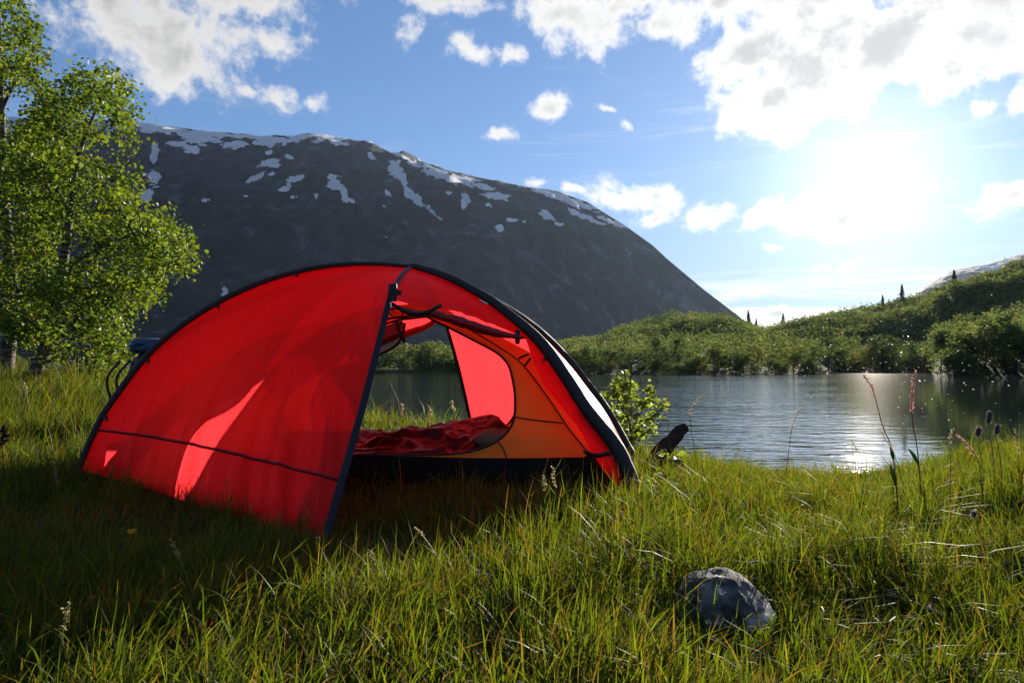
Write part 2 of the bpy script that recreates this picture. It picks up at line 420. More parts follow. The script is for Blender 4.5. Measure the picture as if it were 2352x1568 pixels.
wo = put('lake', mesh_np('lake', np.stack([WX, WY, np.full_like(WX, LAKE)], -1).reshape(-1, 3), grid_faces(len(wx), len(wy)), water_mat()))
wo['kind'] = 'structure'

# ------------------------------------------------------------------ wooded hills across the lake
TAB = np.array([  # photo x, skyline y with trees, metres to the ridge, metres to the shore
    (-3500, 790, 260, 170), (-1000, 800, 230, 150), (0, 806, 200, 140), (500, 800, 190, 136), (900, 795, 180, 134), (1200, 792, 200, 130), (1300, 776, 260, 120), (1380, 768, 310, 111),
    (1440, 741, 360, 107), (1520, 729, 380, 105), (1600, 712, 400, 104), (1660, 720, 400, 104), (1700, 731, 390, 104), (1760, 748, 370, 106), (1800, 740, 345, 107), (1850, 729, 335, 108),
    (1885, 720, 330, 111), (1925, 710, 325, 140), (1990, 695, 318, 146), (2050, 680, 310, 144), (2130, 659, 300, 136), (2160, 652, 298, 84), (2200, 642, 294, 74), (2290, 617, 285, 72), (2352, 596, 280, 72),
    (2700, 520, 270, 75), (3400, 470, 270, 90), (6000, 470, 300, 110)], float)
TA = (TAB[:, 0] - 1176) / FPX
TREE_H = 3.6
def ridge_z(a):
    y = np.interp(a, TA, TAB[:, 1]) + 9 + 14 * sstep(.5, .7, a); d = np.interp(a, TA, TAB[:, 2])
    return EYE + (842 - y) / FPX * d - TREE_H
def hill_z(a, d):
    dr = np.interp(a, TA, TAB[:, 2]); ds = np.interp(a, TA, TAB[:, 3]); zr = ridge_z(a)
    t = (d - ds) / (dr - ds); tc = np.clip(t, 0, 1)
    # a bench along the water, then the slope
    prof = .10 * sstep(0, .12, tc) + .90 * sstep(.02, 1.0, tc) ** 1.15
    z = LAKE + (np.maximum(zr, 1.2) - LAKE) * prof + .5 * sstep(0, .03, tc)
    z = z + np.where(t < 0, np.maximum(t * (dr - ds) * .16, -4.0), 0)
    z = z - np.maximum(0, t - 1) * (dr - ds) * .16
    x = a * d
    z = z + (n2(x, d, .018, 4, 21) * 9.0 + n2(x, d, .07, 2, 25) * 2.0) * 4 * tc * (1 - tc) * sstep(5, 30, zr)
    return z
ha = np.concatenate([np.linspace(-2.2, .05, 90)[:-1], np.linspace(.05, .9, 240), np.linspace(.9, 2.2, 40)[1:]])
hd = np.r_[np.linspace(60, 150, 70), np.linspace(150, 440, 110)[1:], np.linspace(440, 900, 14)[1:]]
HA, HD = np.meshgrid(ha, hd)
HZ = hill_z(HA, HD)
def hill_mat():
    m, N = new_mat('heath_and_scrub')
    co = N.n('ShaderNodeTexCoord').outputs['Object']
    a = N.n('ShaderNodeTexNoise', {'Vector': co, 'Scale': .05, 'Detail': 8.0, 'Roughness': .65}).outputs['Fac']
    b = N.n('ShaderNodeTexNoise', {'Vector': co, 'Scale': .9, 'Detail': 6.0, 'Roughness': .7}).outputs['Fac']
    c = N.mix(N.ss(a, .38, .62), (.030, .042, .014), (.055, .066, .022))
    c = N.mix(N.ss(b, .5, .8), c, (.085, .085, .035))
    p = N.n('ShaderNodeBsdfPrincipled', {'Base Color': c, 'Roughness': .95, 'Specular IOR Level': .1})
    N.link(N.n('ShaderNodeBump', {'Height': b, 'Strength': 1.0, 'Distance': 1.2}).outputs[0], p.inputs['Normal'])
    out(N, p.outputs[0]); return m
ho = put('wooded_hills', mesh_np('wooded_hills', np.stack([HA * HD, HD, HZ], -1).reshape(-1, 3), grid_faces(len(ha), len(hd)), hill_mat()))
ho['kind'] = 'structure'

# ------------------------------------------------------------------ mountains
SNOW = [(350, 288, 60, 13, 8), (455, 304, 50, 15, 5), (395, 326, 22, 5, 0), (431, 338, 20, 10, 40), (533, 328, 30, 6, 0), (615, 323, 42, 5, -5), (661, 314, 42, 6, -10), (580, 309, 60, 5, 2), (725, 317, 20, 5, -15), (769, 318, 28, 5, 20),
        (740, 306, 100, 3.5, 3), (615, 369, 21, 8, 5), (579, 405, 20, 6, -35), (620, 396, 12, 4, 0), (659, 354, 8, 3, 0), (677, 406, 21, 5, -15), (654, 429, 14, 6, -20), (672, 447, 9, 3, -10), (762, 410, 14, 15, 10), (782, 434, 22, 8, 50), (798, 459, 14, 5, 20),
        (851, 354, 11, 5, 50), (908, 383, 10, 22, -28), (925, 412, 9, 14, -15), (945, 447, 26, 6, 40), (992, 484, 24, 2.5, 42), (830, 316, 40, 4, 12), (918, 354, 40, 3, 25), (1000, 393, 42, 8, 20), (1062, 410, 48, 8, 14), (1105, 424, 24, 7, 12), (1066, 456, 8, 17, 8), (1140, 446, 26, 7, 10),
        (1290, 451, 75, 7, 21), (1210, 425, 40, 5, 14), (1340, 492, 46, 4, 22), (1404, 507, 28, 3, 22), (1254, 490, 19, 6, 35), (1178, 502, 12, 3, 5), (1147, 520, 6, 5, 0), (1285, 512, 8, 3, 0), (513, 663, 9, 14, -20),
        (345, 350, 6, 22, 5), (345, 405, 12, 16, -30), (330, 445, 9, 12, 20), (225, 485, 24, 5, 5), (270, 490, 18, 6, 20), (470, 455, 7, 3, 0), (150, 275, 160, 10, 3), (-200, 262, 260, 16, 0), (20, 290, 60, 8, 8), (-350, 300, 120, 20, 8), (110, 300, 50, 6, 0), (968, 362, 18, 3, 25), (1010, 372, 40, 3, 18),
        (557, 448, 5, 3, 0), (720, 448, 4, 5, 40), (880, 470, 4, 2, 0), (890, 440, 9, 3, 50), (1030, 440, 6, 4, 0), (1120, 470, 5, 3, 0), (1205, 508, 5, 2, 0), (610, 346, 6, 4, -40), (1360, 470, 40, 3, 20)]

def rock_mat(name, base_lo, base_hi, green, snowc):
    m, N = new_mat(name)
    co = N.n('ShaderNodeTexCoord').outputs['Object']
    a = N.n('ShaderNodeTexNoise', {'Vector': co, 'Scale': .006, 'Detail': 9.0, 'Roughness': .62}).outputs['Fac']
    mp = N.n('ShaderNodeMapping', {'Vector': co, 'Scale': (.028, .028, .012)}).outputs[0]
    b = N.n('ShaderNodeTexNoise', {'Vector': mp, 'Scale': 1.0, 'Detail': 10.0, 'Roughness': .72}).outputs['Fac']
    z = N.n('ShaderNodeSeparateXYZ', {0: co}).outputs[2]
    c = N.mix(N.ss(b, .35, .7), base_lo, base_hi)
    crag = N.n('ShaderNodeTexNoise', {'Vector': co, 'Scale': .016, 'Detail': 9.0, 'Roughness': .7, 'Distortion': .6}).outputs['Fac']
    c = N.mix(N.m('MULTIPLY', N.ss(crag, .54, .66), N.ss(b, .4, .62)), c, [v * 1.9 for v in base_hi])
    veg = N.m('MULTIPLY', N.ss(a, .36, .58), N.ss(z, 620, 180))
    c = N.mix(N.m('MULTIPLY', veg, N.ss(crag, .62, .5)), c, green)
    sn = N.n('ShaderNodeAttribute', attribute_name='snow').outputs['Fac']
    e = N.n('ShaderNodeTexNoise', {'Vector': co, 'Scale': .035, 'Detail': 6.0, 'Roughness': .6}).outputs['Fac']
    e2 = N.n('ShaderNodeTexNoise', {'Vector': co, 'Scale': .013, 'Detail': 8.0, 'Roughness': .65}).outputs['Fac']
    sf = N.ss(N.m('ADD', N.m('ADD', sn, N.m('MULTIPLY_ADD', e, 1.3, -.65)), N.m('MULTIPLY_ADD', e2, 2.0, -1.0)), .48, .58)
    c = N.mix(sf, c, snowc)
    p = N.n('ShaderNodeBsdfPrincipled', {'Base Color': c, 'Roughness': .9, 'Specular IOR Level': .15})
    N.link(N.n('ShaderNodeBump', {'Height': b, 'Strength': 1.0, 'Distance': 34.0}).outputs[0], p.inputs['Normal'])
    out(N, p.outputs[0]); return m

def mountain(name, tab, da, nx, nt, mat, xlo, xhi, base_z=-4.0, rough=1.0, seed=40, extra=0.25, snow=True):
    """tab rows: photo x, skyline y, metres to foot, metres to ridge"""
    T_ = np.array(tab, float)
    xs = np.linspace(xlo, xhi, nx); a = (xs - 1176) / FPX
    ys = np.interp(xs, T_[:, 0], T_[:, 1]); df = np.interp(xs, T_[:, 0], T_[:, 2]); dr = np.interp(xs, T_[:, 0], T_[:, 3])
    zr = np.maximum(EYE + (842 - ys) / FPX * dr, base_z)
    t = np.r_[np.linspace(0, 1, nt), 1 + np.linspace(0, extra, 12)[1:]]
    A, T = np.meshgrid(a, t); DF, DR, ZR = df[None], dr[None], zr[None]
    D = DF + (DR - DF) * T; tc = np.clip(T, 0, 1)
    prof = .62 * tc ** 1.25 + .38 * sstep(.0, .85, tc)
    Z = base_z + (ZR - base_z) * prof - np.maximum(0, T - 1) * (DR - DF) * .10
    X = A * D
    amp = rough * np.clip((ZR - base_z) / 500.0, 0, 1) ** 1.6
    env = np.sin(PI * np.clip(tc, 0, 1)) ** .7
    warpx = X + 120 * n2(X, D, .003, 2, seed + 3)
    gul = fbm(np.stack([warpx * .010, D * .0032, Z * .0], -1), 5, seed, .55, ridged=True)
    big = n2(X, D, .0022, 4, seed + 7)
    Z = Z + amp * (env * (gul * 36 + big * 60) + n2(X, D, .02, 4, seed + 9) * (7 * env + 2.2))
    V = np.stack([X, D, Z], -1)
    at_ = {}
    sn = np.zeros_like(X)
    if snow:
        dz = (Z - EYE) / D
        px = 1176 + A * FPX; py = 842 - dz * FPX
        wob = 11.0 * n2(px, py, .05, 4, seed + 1, gain=.65); wob2 = 8.0 * n2(px, py, .06, 4, seed + 2, gain=.65)
        for (cx, cy_, rx, ry, rot) in SNOW:
            c_, s_ = math.cos(math.radians(rot)), math.sin(math.radians(rot))
            dx = px + wob - cx; dy = py + wob2 - cy_
            u = (dx * c_ + dy * s_) / (rx * 1.1 + 1); v = (-dx * s_ + dy * c_) / (ry * 1.12 + .6)
            sn = np.maximum(sn, 1.3 - .75 * np.sqrt(u * u + v * v))
        sn = np.maximum(sn, sstep(1.0, 1.03, T) * .8)
    else:
        sn = .34 * sstep(.55, .95, tc) + .75 * n2(X, D, .004, 4, 77) + .08
    at_['snow'] = np.clip(sn, 0, 1).ravel()
    o = put(name, mesh_np(name, V.reshape(-1, 3), grid_faces(nx, len(t)), mat, True, attrs=at_))
    o['kind'] = 'structure'; return o

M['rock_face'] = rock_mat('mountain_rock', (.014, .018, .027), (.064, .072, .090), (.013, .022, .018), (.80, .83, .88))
mountain('mountain', [(-2600, 330, 800, 1700), (-1200, 250, 780, 1900), (0, 264, 760, 2150), (320, 277, 750, 2200), (480, 296, 740, 2200), (600, 307, 740, 2200), (700, 306, 740, 2150), (745, 304, 740, 2120), (800, 314, 740, 2100), (850, 323, 740, 2080), (885, 343, 740, 2060),
    (960, 371, 740, 2050), (1100, 404, 800, 2000), (1150, 415, 880, 1980), (1280, 437, 1130, 1900), (1350, 461, 1230, 1850), (1430, 511, 1310, 1780), (1500, 561, 1400, 1740), (1533, 592, 1425, 1720), (1570, 624, 1450, 1700), (1620, 666, 1480, 1680), (1680, 712, 1510, 1660), (1700, 727, 1520, 1650), (1760, 790, 1560, 1640), (1900, 850, 1590, 1630)],
    0, 760, 230, M['rock_face'], -1000, 1900)
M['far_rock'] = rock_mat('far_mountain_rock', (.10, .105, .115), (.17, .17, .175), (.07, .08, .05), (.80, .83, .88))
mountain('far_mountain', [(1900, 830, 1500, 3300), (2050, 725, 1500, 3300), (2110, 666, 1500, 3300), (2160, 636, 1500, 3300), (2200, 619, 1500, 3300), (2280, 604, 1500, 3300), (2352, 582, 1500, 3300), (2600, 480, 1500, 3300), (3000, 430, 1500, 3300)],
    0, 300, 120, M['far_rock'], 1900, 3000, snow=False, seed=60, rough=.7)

# ------------------------------------------------------------------ far woods
def quads_at(C, size, rng, aspect=1.0, up=0.0):
    """loose leaf-clump faces: one bent quad at each centre"""
    n = len(C); size = np.broadcast_to(size, (n,))
    a = rng.normal(size=(n, 3)); a[:, 2] *= .6; a /= np.linalg.norm(a, axis=1)[:, None]
    b = rng.normal(size=(n, 3)); b -= a * (a * b).sum(1)[:, None]; b /= np.linalg.norm(b, axis=1)[:, None]
    c = np.cross(a, b); s = size[:, None]
    V = np.stack([C - a * s * .5, C + b * s * .42 * aspect + c * s * .12, C + a * s * .5, C - b * s * .42 * aspect + c * s * .12], 1)
    return V.reshape(-1, 3), np.arange(4 * n).reshape(n, 4)

def crown_points(n, h, w, rng, nblob=8):
    """points in the shells of a handful of lobes that make up one crown"""
    bc = []
    for k in range(nblob):
        f = rng.uniform(.25, .95); r = w * (.5 - .42 * abs(f - .45) ** 1.1) * math.sqrt(rng.uniform(.05, 1)); t = rng.uniform(0, 2 * PI)
        bc.append((r * math.cos(t), r * math.sin(t), f * h * .92, rng.uniform(.16, .3) * w))
    bc.append((0, 0, .86 * h, .16 * w)); bc.append((0, 0, .6 * h, .28 * w))
    bc = np.array(bc); k = rng.choice(len(bc), n, p=bc[:, 3] ** 2 / (bc[:, 3] ** 2).sum())
    d = rng.normal(size=(n, 3)); d /= np.linalg.norm(d, axis=1)[:, None]
    return bc[k, :3] + d * (bc[k, 3] * rng.uniform(.55, 1.12, n) ** .7)[:, None] * np.array([1, 1, .9])

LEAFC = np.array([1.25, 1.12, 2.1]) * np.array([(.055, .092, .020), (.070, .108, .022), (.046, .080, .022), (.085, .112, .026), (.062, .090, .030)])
M['bark'] = plain('grey_brown_bark', (.045, .036, .03), rough=.9, spec=.05, noise_scale=6, var=.5, bump=.6, bscale=30)

def small_tree_meshes(kind, seed):
    rng = np.random.default_rng(seed)
    if kind == 'spruce':
        h, w = 8.0, 3.0; n = 560
        f = rng.uniform(.08, 1, n) ** .8; lay = np.clip(np.floor(f * 11) / 11 + rng.normal(.03, .055, n), .04, 1)
        r = w * .5 * (1.02 - lay) * np.sqrt(rng.uniform(.02, 1, n)) * rng.uniform(.5, 1.3, n); t = rng.uniform(0, 2 * PI, n)
        C = np.stack([r * np.cos(t), r * np.sin(t), lay * h - r * .25], 1)
        V, F = quads_at(C, .5, rng); base = np.array((.018, .030, .016)); trunk_h = h * .96
    else:
        h, w = (4.6, 4.2) if kind == 'round' else (5.6, 3.2); n = 620
        if kind == 'bush': h, w = 2.6, 3.8
        C = crown_points(n, h, w, rng, 9 if kind != 'bush' else 12); C[:, 2] = np.abs(C[:, 2] - .1) + .1
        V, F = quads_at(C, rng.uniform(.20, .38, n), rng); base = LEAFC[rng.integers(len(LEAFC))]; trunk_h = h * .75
    col = np.repeat(base * rng.uniform(.75, 1.3, (n, 1)), 4, 0)
    crown = mesh_np('crown', V, F, M['far_leaf'], False, col)
    P = resample([(0, 0, -.5), (.1 * w * rng.uniform(-1, 1), 0, trunk_h * .4), (.12 * w * rng.uniform(-1, 1), .1, trunk_h)], 7)
    parts = [tube(P, np.linspace(.10, .02, 7), 5)]
    for k in range(4 if kind != 'spruce' else 0):
        i = rng.integers(1, 5); t = rng.uniform(0, 2 * PI)
        parts.append(tube(np.array([P[i], P[i] + np.array([math.cos(t) * w * .2, math.sin(t) * w * .2, h * .14]), P[i] + np.array([math.cos(t) * w * .33, math.sin(t) * w * .33, h * .34])]), [.05, .03, .012], 4))
    V, F = join(parts)
    return crown, mesh_np('trunk', V, F, M['bark'])

VAR = {k: [small_tree_meshes(k, 100 + 13 * i + hash_) for i in range(n)] for k, n, hash_ in (('round', 4, 1), ('tall', 4, 2), ('bush', 3, 3), ('spruce', 2, 4))}

def far_tree(name, label, cat, kind, p, scale, rot, group, var):
    cr, tr = VAR[kind][var % len(VAR[kind])]
    e = bpy.data.objects.new(name, None); COL.objects.link(e); e.empty_display_size = .5
    e.location = p; e.rotation_euler = (0, 0, rot); e.scale = scale if hasattr(scale, '__len__') else (scale,) * 3
    tag(e, label, cat, group)
    for n_, me in (('crown', cr), ('trunk', tr)):
        c = bpy.data.objects.new(n_, me); COL.objects.link(c); c.parent = e
        if n_ == 'crown': c['kind'] = 'stuff'
    return e

def hill_point(x, d):
    a = (x - 1176) / FPX
    return (a * d, d, float(hill_z(np.array([a]), np.array([float(d)]))[0]) - .05)
def shore_d(x): return float(np.interp((x - 1176) / FPX, TA, TAB[:, 3]))

rng = np.random.default_rng(5)
# belt of trees that stand along the far waterline
ORD = 'first second third fourth fifth sixth seventh eighth ninth tenth eleventh twelfth thirteenth fourteenth fifteenth sixteenth seventeenth eighteenth nineteenth twentieth'.split() + ['twenty-' + w for w in 'first second third fourth fifth sixth seventh eighth ninth'.split()] + ['thirtieth']
def belt(x0, x1, step, rows, hmul, group, label, name='shore_birch', cat='tree', kinds=('round', 'tall', 'round', 'bush')):
    x = x0; made = {0: [], 1: []}
    while x < x1:
        for r in range(rows):
            xx = x + rng.uniform(-.5, .5) * step; d = shore_d(xx) + 1.0 + r * 4.5 + rng.uniform(0, 2.5)
            k = kinds[rng.integers(len(kinds))]
            if r == 0 and rng.random() < .55: k = 'bush'
            s = hmul * rng.uniform(.75, 1.25)
            e = far_tree(name, label, cat, k, hill_point(xx, d), (s * rng.uniform(.9, 1.2), s * rng.uniform(.9, 1.2), s), rng.uniform(0, 6.28), group, rng.integers(9)); made[r].append((xx, k, e))
        x += step
    for r in (0, 1):
        for q, (xx, k, e) in enumerate(sorted(made[r], key=lambda t: t[0])):
            e['label'] = '%s %s, %s from left, %s' % ('waterside' if r == 0 else 'second row', {'bush': 'bush', 'round': 'rounded tree', 'tall': 'slender tree'}[k], ORD[min(q, len(ORD) - 1)], label)
belt(815, 1110, 27, 2, 1.0, 'trees of the far shore seen through the tent', 'far shore seen through the tent')
belt(380, 520, 30, 2, .9, 'trees of the far shore left of the tent', 'far shore between birch and tent')
belt(20, 380, 44, 1, .9, 'trees of the far shore behind the birches', 'far shore behind the birches')
belt(1225, 1890, 26, 2, .80, 'trees on the low point across the lake', 'low wooded point across the lake')
belt(1915, 2135, 26, 2, 1.25, 'trees lining the inlet', 'inlet below the right hill')
belt(2165, 2420, 26, 2, .92, 'trees on the near right headland', 'near right headland', kinds=('round', 'round', 'tall'))
for (x, d, s, lab) in ((2075, 316, 1.15, 'lone dark spruce breaking the skyline beside a smaller one on the right ridge'), (2030, 318, .8, 'small dark spruce on the right ridge just left of a taller spruce'),
                       (2196, 302, 1.35, 'tallest dark spruce on the right ridge in front of the snowy mountain'), (1720, 392, 1.3, 'dark pointed conifer in the gap between the two hills'),
                       (1738, 388, .9, 'smaller dark conifer just right of the one in the gap between hills'), (1800, 352, 1.1, 'thin dark spruce at the low left end of the right ridge')):
    d = float(np.interp((x - 1176) / FPX, TA, TAB[:, 2])) - 2.0; s *= 1.05
    far_tree('spruce_tree', lab, 'tree', 'spruce', hill_point(x, d), (s * 1.25, s * 1.25, s), rng.uniform(0, 6), None, int(x))

# the wood on the slopes reads as one mass
nT = 23000
ta = rng.uniform(-.1, 1.02, nT); dr_ = np.interp(ta, TA, TAB[:, 2]); ds_ = np.interp(ta, TA, TAB[:, 3])
td = ds_ + 7 + (dr_ * 1.04 - ds_ - 7) * rng.uniform(0, 1, nT) ** .75
dens_n = n2(ta * td, td, .025, 3, 91)
ok = (dens_n > -.28 - .3 * (ta > .5)) & (rng.random(nT) < np.clip(td / 300, .35, 1))
# the knoll has open heath near its top
knoll = (ta > .13) & (ta < .38); ok &= ~(knoll & (td > 250) & (rng.random(nT) < .62))
ta, td = ta[ok], td[ok]; tz = hill_z(ta, td); txp = ta * td
Vs, Fs, Cs, off = [], [], [], 0
for kk in range(10):
    sel = np.arange(len(ta)) % 10 == kk
    for lod, (lo, hi, nq, qs) in enumerate(((0, 175, 56, .46), (175, 260, 30, .62), (260, 999, 18, .82))):
        s_ = sel & (td >= lo) & (td < hi); m_ = int(s_.sum())
        if not m_: continue
        h = rng.uniform(3.6, 5.6); w = h * rng.uniform(.75, 1.05)
        C = crown_points(nq, h, w, rng, 5)
        sc = rng.uniform(.45, 1.0, m_) * (1 + .25 * (rng.random(m_) < .08))
        P = C[None] * sc[:, None, None] + np.stack([txp[s_], td[s_], tz[s_] - .4], 1)[:, None]
        P = P + rng.normal(size=P.shape) * .22
        V, F = quads_at(P.reshape(-1, 3), qs * rng.uniform(.7, 1.2, m_ * nq), rng)
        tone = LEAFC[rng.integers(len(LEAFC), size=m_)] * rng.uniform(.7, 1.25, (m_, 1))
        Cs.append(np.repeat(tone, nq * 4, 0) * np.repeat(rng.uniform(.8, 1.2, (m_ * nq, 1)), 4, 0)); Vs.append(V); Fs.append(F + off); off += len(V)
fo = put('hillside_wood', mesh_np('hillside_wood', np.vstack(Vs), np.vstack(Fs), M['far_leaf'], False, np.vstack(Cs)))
fo['kind'] = 'stuff'; tag(fo, 'dense low birch wood covering the hills across the lake', 'wood')

# ------------------------------------------------------------------ tent
def PX(lst): return np.array([at(*p) for p in lst])
APEX = at(945, 614, 3.45)
armL = resample(PX([(183, 1078, 2.98), (215, 1000, 3.0), (252, 932, 3.02), (333, 824, 3.07), (403, 760, 3.105), (482, 706, 3.15), (562, 665, 3.2), (640, 636, 3.25), (720, 617, 3.3), (800, 608, 3.35), (870, 608, 3.40)]).tolist() + [APEX], 90)
armR = resample(PX([(1457, 1146, 2.88), (1414.6, 1038, 2.933), (1342, 943.5, 3.003), (1290, 862, 3.055), (1236.5, 789.6, 3.11), (1180, 738, 3.17), (1113.5, 688, 3.248), (1025.5, 641, 3.353)]).tolist() + [APEX], 90)
armBR = resample(PX([(1447, 1042, 4.0), (1395, 950, 3.944), (1351, 888.6, 3.889), (1302, 827, 3.83), (1240, 765, 3.76), (1162, 710.5, 3.67), (1050, 654, 3.555)]).tolist() + [APEX], 90)
footBL = np.array([-1.60, 4.10, .10])
sL = np.clip((armL[:, 0] - armL[0, 0]) / (APEX[0] - armL[0, 0]), 0, 1)
armBL = np.stack([footBL[0] + (APEX[0] - footBL[0]) * sL, footBL[1] + (APEX[1] - footBL[1]) * sL, armL[:, 2]], 1)
armBL = resample(armBL, 90)
VF = at(893, 688, 2.97); TF = at(742, 1246, 2.165)
VB = np.array([-.40, 3.95, .875]); TB = np.array([-.27, 4.92, .04])
ridgeF = resample([APEX, APEX * .55 + VF * .45 + np.array([0, 0, .022]), VF], 50)
ridgeB = resample([APEX, APEX * .55 + VB * .45 + np.array([0, 0, .02]), VB], 50)

tent = thing('tent', 'red two pole dome tent pitched on the lakeside meadow with its door tied open', 'tent', (APEX[0], 3.45, float(ground_z(APEX[0], 3.45))))

def wrinkle(S, amp, seed, hem=1.0, fu=34):
    nv, nu = S.shape[:2]; u, v = np.meshgrid(np.linspace(0, 1, nu), np.linspace(0, 1, nv)); Nn = gnormal(S)
    w = (n2(u * fu + v * 9.0, v * 1.2, 1.0, 2, seed) * (1 - v) ** 2.0 + .5 * np.clip(n2(u * fu * .6 + v * 14.0, v * 1.5, 1.0, 2, seed + 2), 0, 1) * (1 - v) ** 1.2) * hem
    w = w + .26 * n2(u * 9 - v * 6, v * 4 + u * 2, 1.0, 3, seed + 5) + .12 * n2(u * 3, v * 3, 1.0, 2, seed + 8)
    edge = np.minimum(np.minimum(u, 1 - u), np.minimum(v * 1.0 + .06, 1 - v)); edge = np.clip(edge * 12, 0, 1)
    return S + Nn * (amp * w * edge)[..., None]

# front left vestibule panel (closed half)
NU, NV = 110, 100
hemF = resample(PX([(183, 1078, 2.98), (320, 1117, 2.78), (470, 1166, 2.55), (600, 1206, 2.36), (742, 1246, 2.165)]), NU)
zipF = resample([TF, (TF + VF) / 2 + np.array([.004, .012, -.004]), VF], NV)
S = coons(hemF, resample(ridgeF, NU), resample(armL, NV), zipF)
uu, vv = np.meshgrid(np.linspace(0, 1, NU), np.linspace(0, 1, NV))
S = S + (np.sin(PI * uu) * np.sin(PI * vv) * .035)[..., None] * np.array([.1, .9, -.25])   # cloth drawn taut, slightly hollow
SFL = wrinkle(S, .013, 3, 1.5, 24)
pF = sheet('vestibule_panel', SFL, M['red'], tent); pF['label'] = 'closed left half of the front vestibule glowing red'
# seam across the panel
ku = np.arange(0, NU, 2); sv = np.linspace(.095, .20, len(ku)) * (NV - 1)
sl = np.array([SFL[int(v), u] * (1 - v % 1) + SFL[min(int(v) + 1, NV - 1), u] * (v % 1) for v, u in zip(sv, ku)]) + np.array([0, -.004, .001])
V, F = ribbon(sl, .012, side=(0, -.2, 1)); put('seam', mesh_np('seam', V, F, M['seam']), pF)
V, F = ribbon(zipF + np.array([.004, -.006, 0]), .026, side=(1, .25, 0)); put('door_zip', mesh_np('door_zip', V, F, M['navy_zip']), pF)

# front right panel above the tied-back door
k40 = int(np.argmin(np.abs(armR[:, 2] - at(1212, 768, 3.12)[2])))
TIE = at(1206, 775, 3.10)
c0 = resample(np.vstack([[VF], PX([(955, 702, 3.0), (1030, 712, 3.03), (1110, 736, 3.06)]), [TIE]]), 70)
c1 = resample(armR[k40:][::-1], 70)
S = coons(c0, c1, resample(ridgeF[::-1], 50), resample([TIE, armR[k40]], 50))
pR = sheet('canopy_panel', wrinkle(S, .006, 13, 1.8, 16), M['red'], tent)
# remaining strip beside the right pole
c0 = resample(np.vstack([[TIE], PX([(1243, 872, 3.03), (1296, 940, 2.99), (1334, 990, 2.95), (1362, 1042, 2.92), (1402, 1100, 2.89), (1452, 1150, 2.86)])]), 80)
S = coons(c0, resample(armR[:k40 + 1][::-1], 80), resample([TIE, armR[k40]], 14), resample([c0[-1], armR[0]], 14))
S = S + (np.sin(PI * np.linspace(0, 1, 14))[:, None] * np.sin(PI * np.linspace(0, 1, 80))[None] * .02)[..., None] * np.array([-.3, -1, 0])
sheet('door_edge_panel', wrinkle(S, .007, 15, 1.0, 22), M['red'], tent)
# side walls and back
S = coons(resample([armR[0], armBR[0]], 30), np.repeat(APEX[None], 30, 0), resample(armR, 70), resample(armBR, 70))
sheet('side_wall', wrinkle(S, .005, 17, 1.0, 9), M['red'], tent)
S = coons(resample([armL[0], footBL], 30), np.repeat(APEX[None], 30, 0), resample(armL, 70), resample(armBL, 70))
sheet('side_wall', wrinkle(S, .005, 19, 1.0, 9), M['red'], tent)
zipB = resample([TB, (TB + VB) / 2 + np.array([.01, -.01, 0]), VB], 80)
S = coons(resample([armBR[0], (armBR[0] + TB) / 2 + np.array([0, .06, .03]), TB], 80), resample(ridgeB, 80), resample(armBR, 80), zipB)
pB = sheet('vestibule_panel', wrinkle(S, .016, 23, 1.6, 22), M['red'], tent); pB['label'] = 'back vestibule half shining pink against the sun'
V, F = ribbon(zipB, .024, side=(1, 0, 0)); put('door_zip', mesh_np('door_zip', V, F, M['black_cloth']), pB)
kb = int(np.argmin(np.abs(armBL[:, 2] - .62)))
TIEB = armBL[kb] + np.array([.27, .10, -.07])  # tie point shifted inward so the cloth edges shut out stray sun
c0 = resample(np.vstack([[VB], PX([(985, 742, 4.0), (930, 762, 4.06), (870, 790, 4.1), (815, 826, 4.12)]), [TIEB]]), 50)
S = coons(c0, resample(armBL[kb:][::-1], 50), resample(ridgeB[::-1], 40), resample([TIEB, armBL[kb]], 40))
sheet('canopy_panel', wrinkle(S, .007, 27, 1.8, 14), M['red'], tent)
rp = resample(c0 + np.array([0, .01, -.012]), 40)
V, F = tube(rp, .014 + .018 * np.sin(np.linspace(.1, 3.0, 40)) + .004 * n2(np.arange(40), np.zeros(40), .4, 2, 6), 12, .7, 4, .006)
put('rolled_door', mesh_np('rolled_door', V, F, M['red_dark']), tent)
# back left strip below the tie, unseen, widened to block a sun patch
c0 = resample([TIEB, TIEB * .5 + footBL * .5 + np.array([.36, .16, 0]), footBL + np.array([.62, .3, -.05])], 50)
S = coons(c0, resample(armBL[:kb + 1][::-1], 50), resample([TIEB, armBL[kb]], 12), resample([c0[-1], armBL[0]], 12))
sheet('door_edge_panel', S, M['red'], tent)

# pole sleeves
def sleeve(P, r0, r1, seed):
    r = np.linspace(r0, r1, len(P)) * (1 + .06 * n2(np.arange(len(P)), np.zeros(len(P)), .25, 2, seed))
    V, F = tube(P, r, 12, 1.0 if seed in (32, 33) else .75, seed, .002); return put('pole_sleeve', mesh_np('pole_sleeve', V, F, M['black_cloth']), tent)
e = np.array([0, 0, -.05])
sleL = sleeve(resample(np.vstack([armL[0] + e, armL]), 110), .021, .020, 31)
sleR = sleeve(resample(np.vstack([armR[0] + e, armR]) + np.array([.010, -.004, .006]), 110), .036, .020, 32)
sleBR = sleeve(resample(np.vstack([armBR[0] + e, armBR]) + np.array([-.002, 0, .004]), 110), .033, .021, 33)
sleeve(resample(np.vstack([armBL[0] + e, armBL]), 110), .021, .020, 34)
for P_, nm in ((ridgeF, 'ridge_sleeve'), (ridgeB, 'ridge_sleeve')):
    V, F = tube(P_[:46] + np.array([0, 0, .006]), .013, 8, .5); put(nm, mesh_np(nm, V, F, M['black_cloth']), tent)
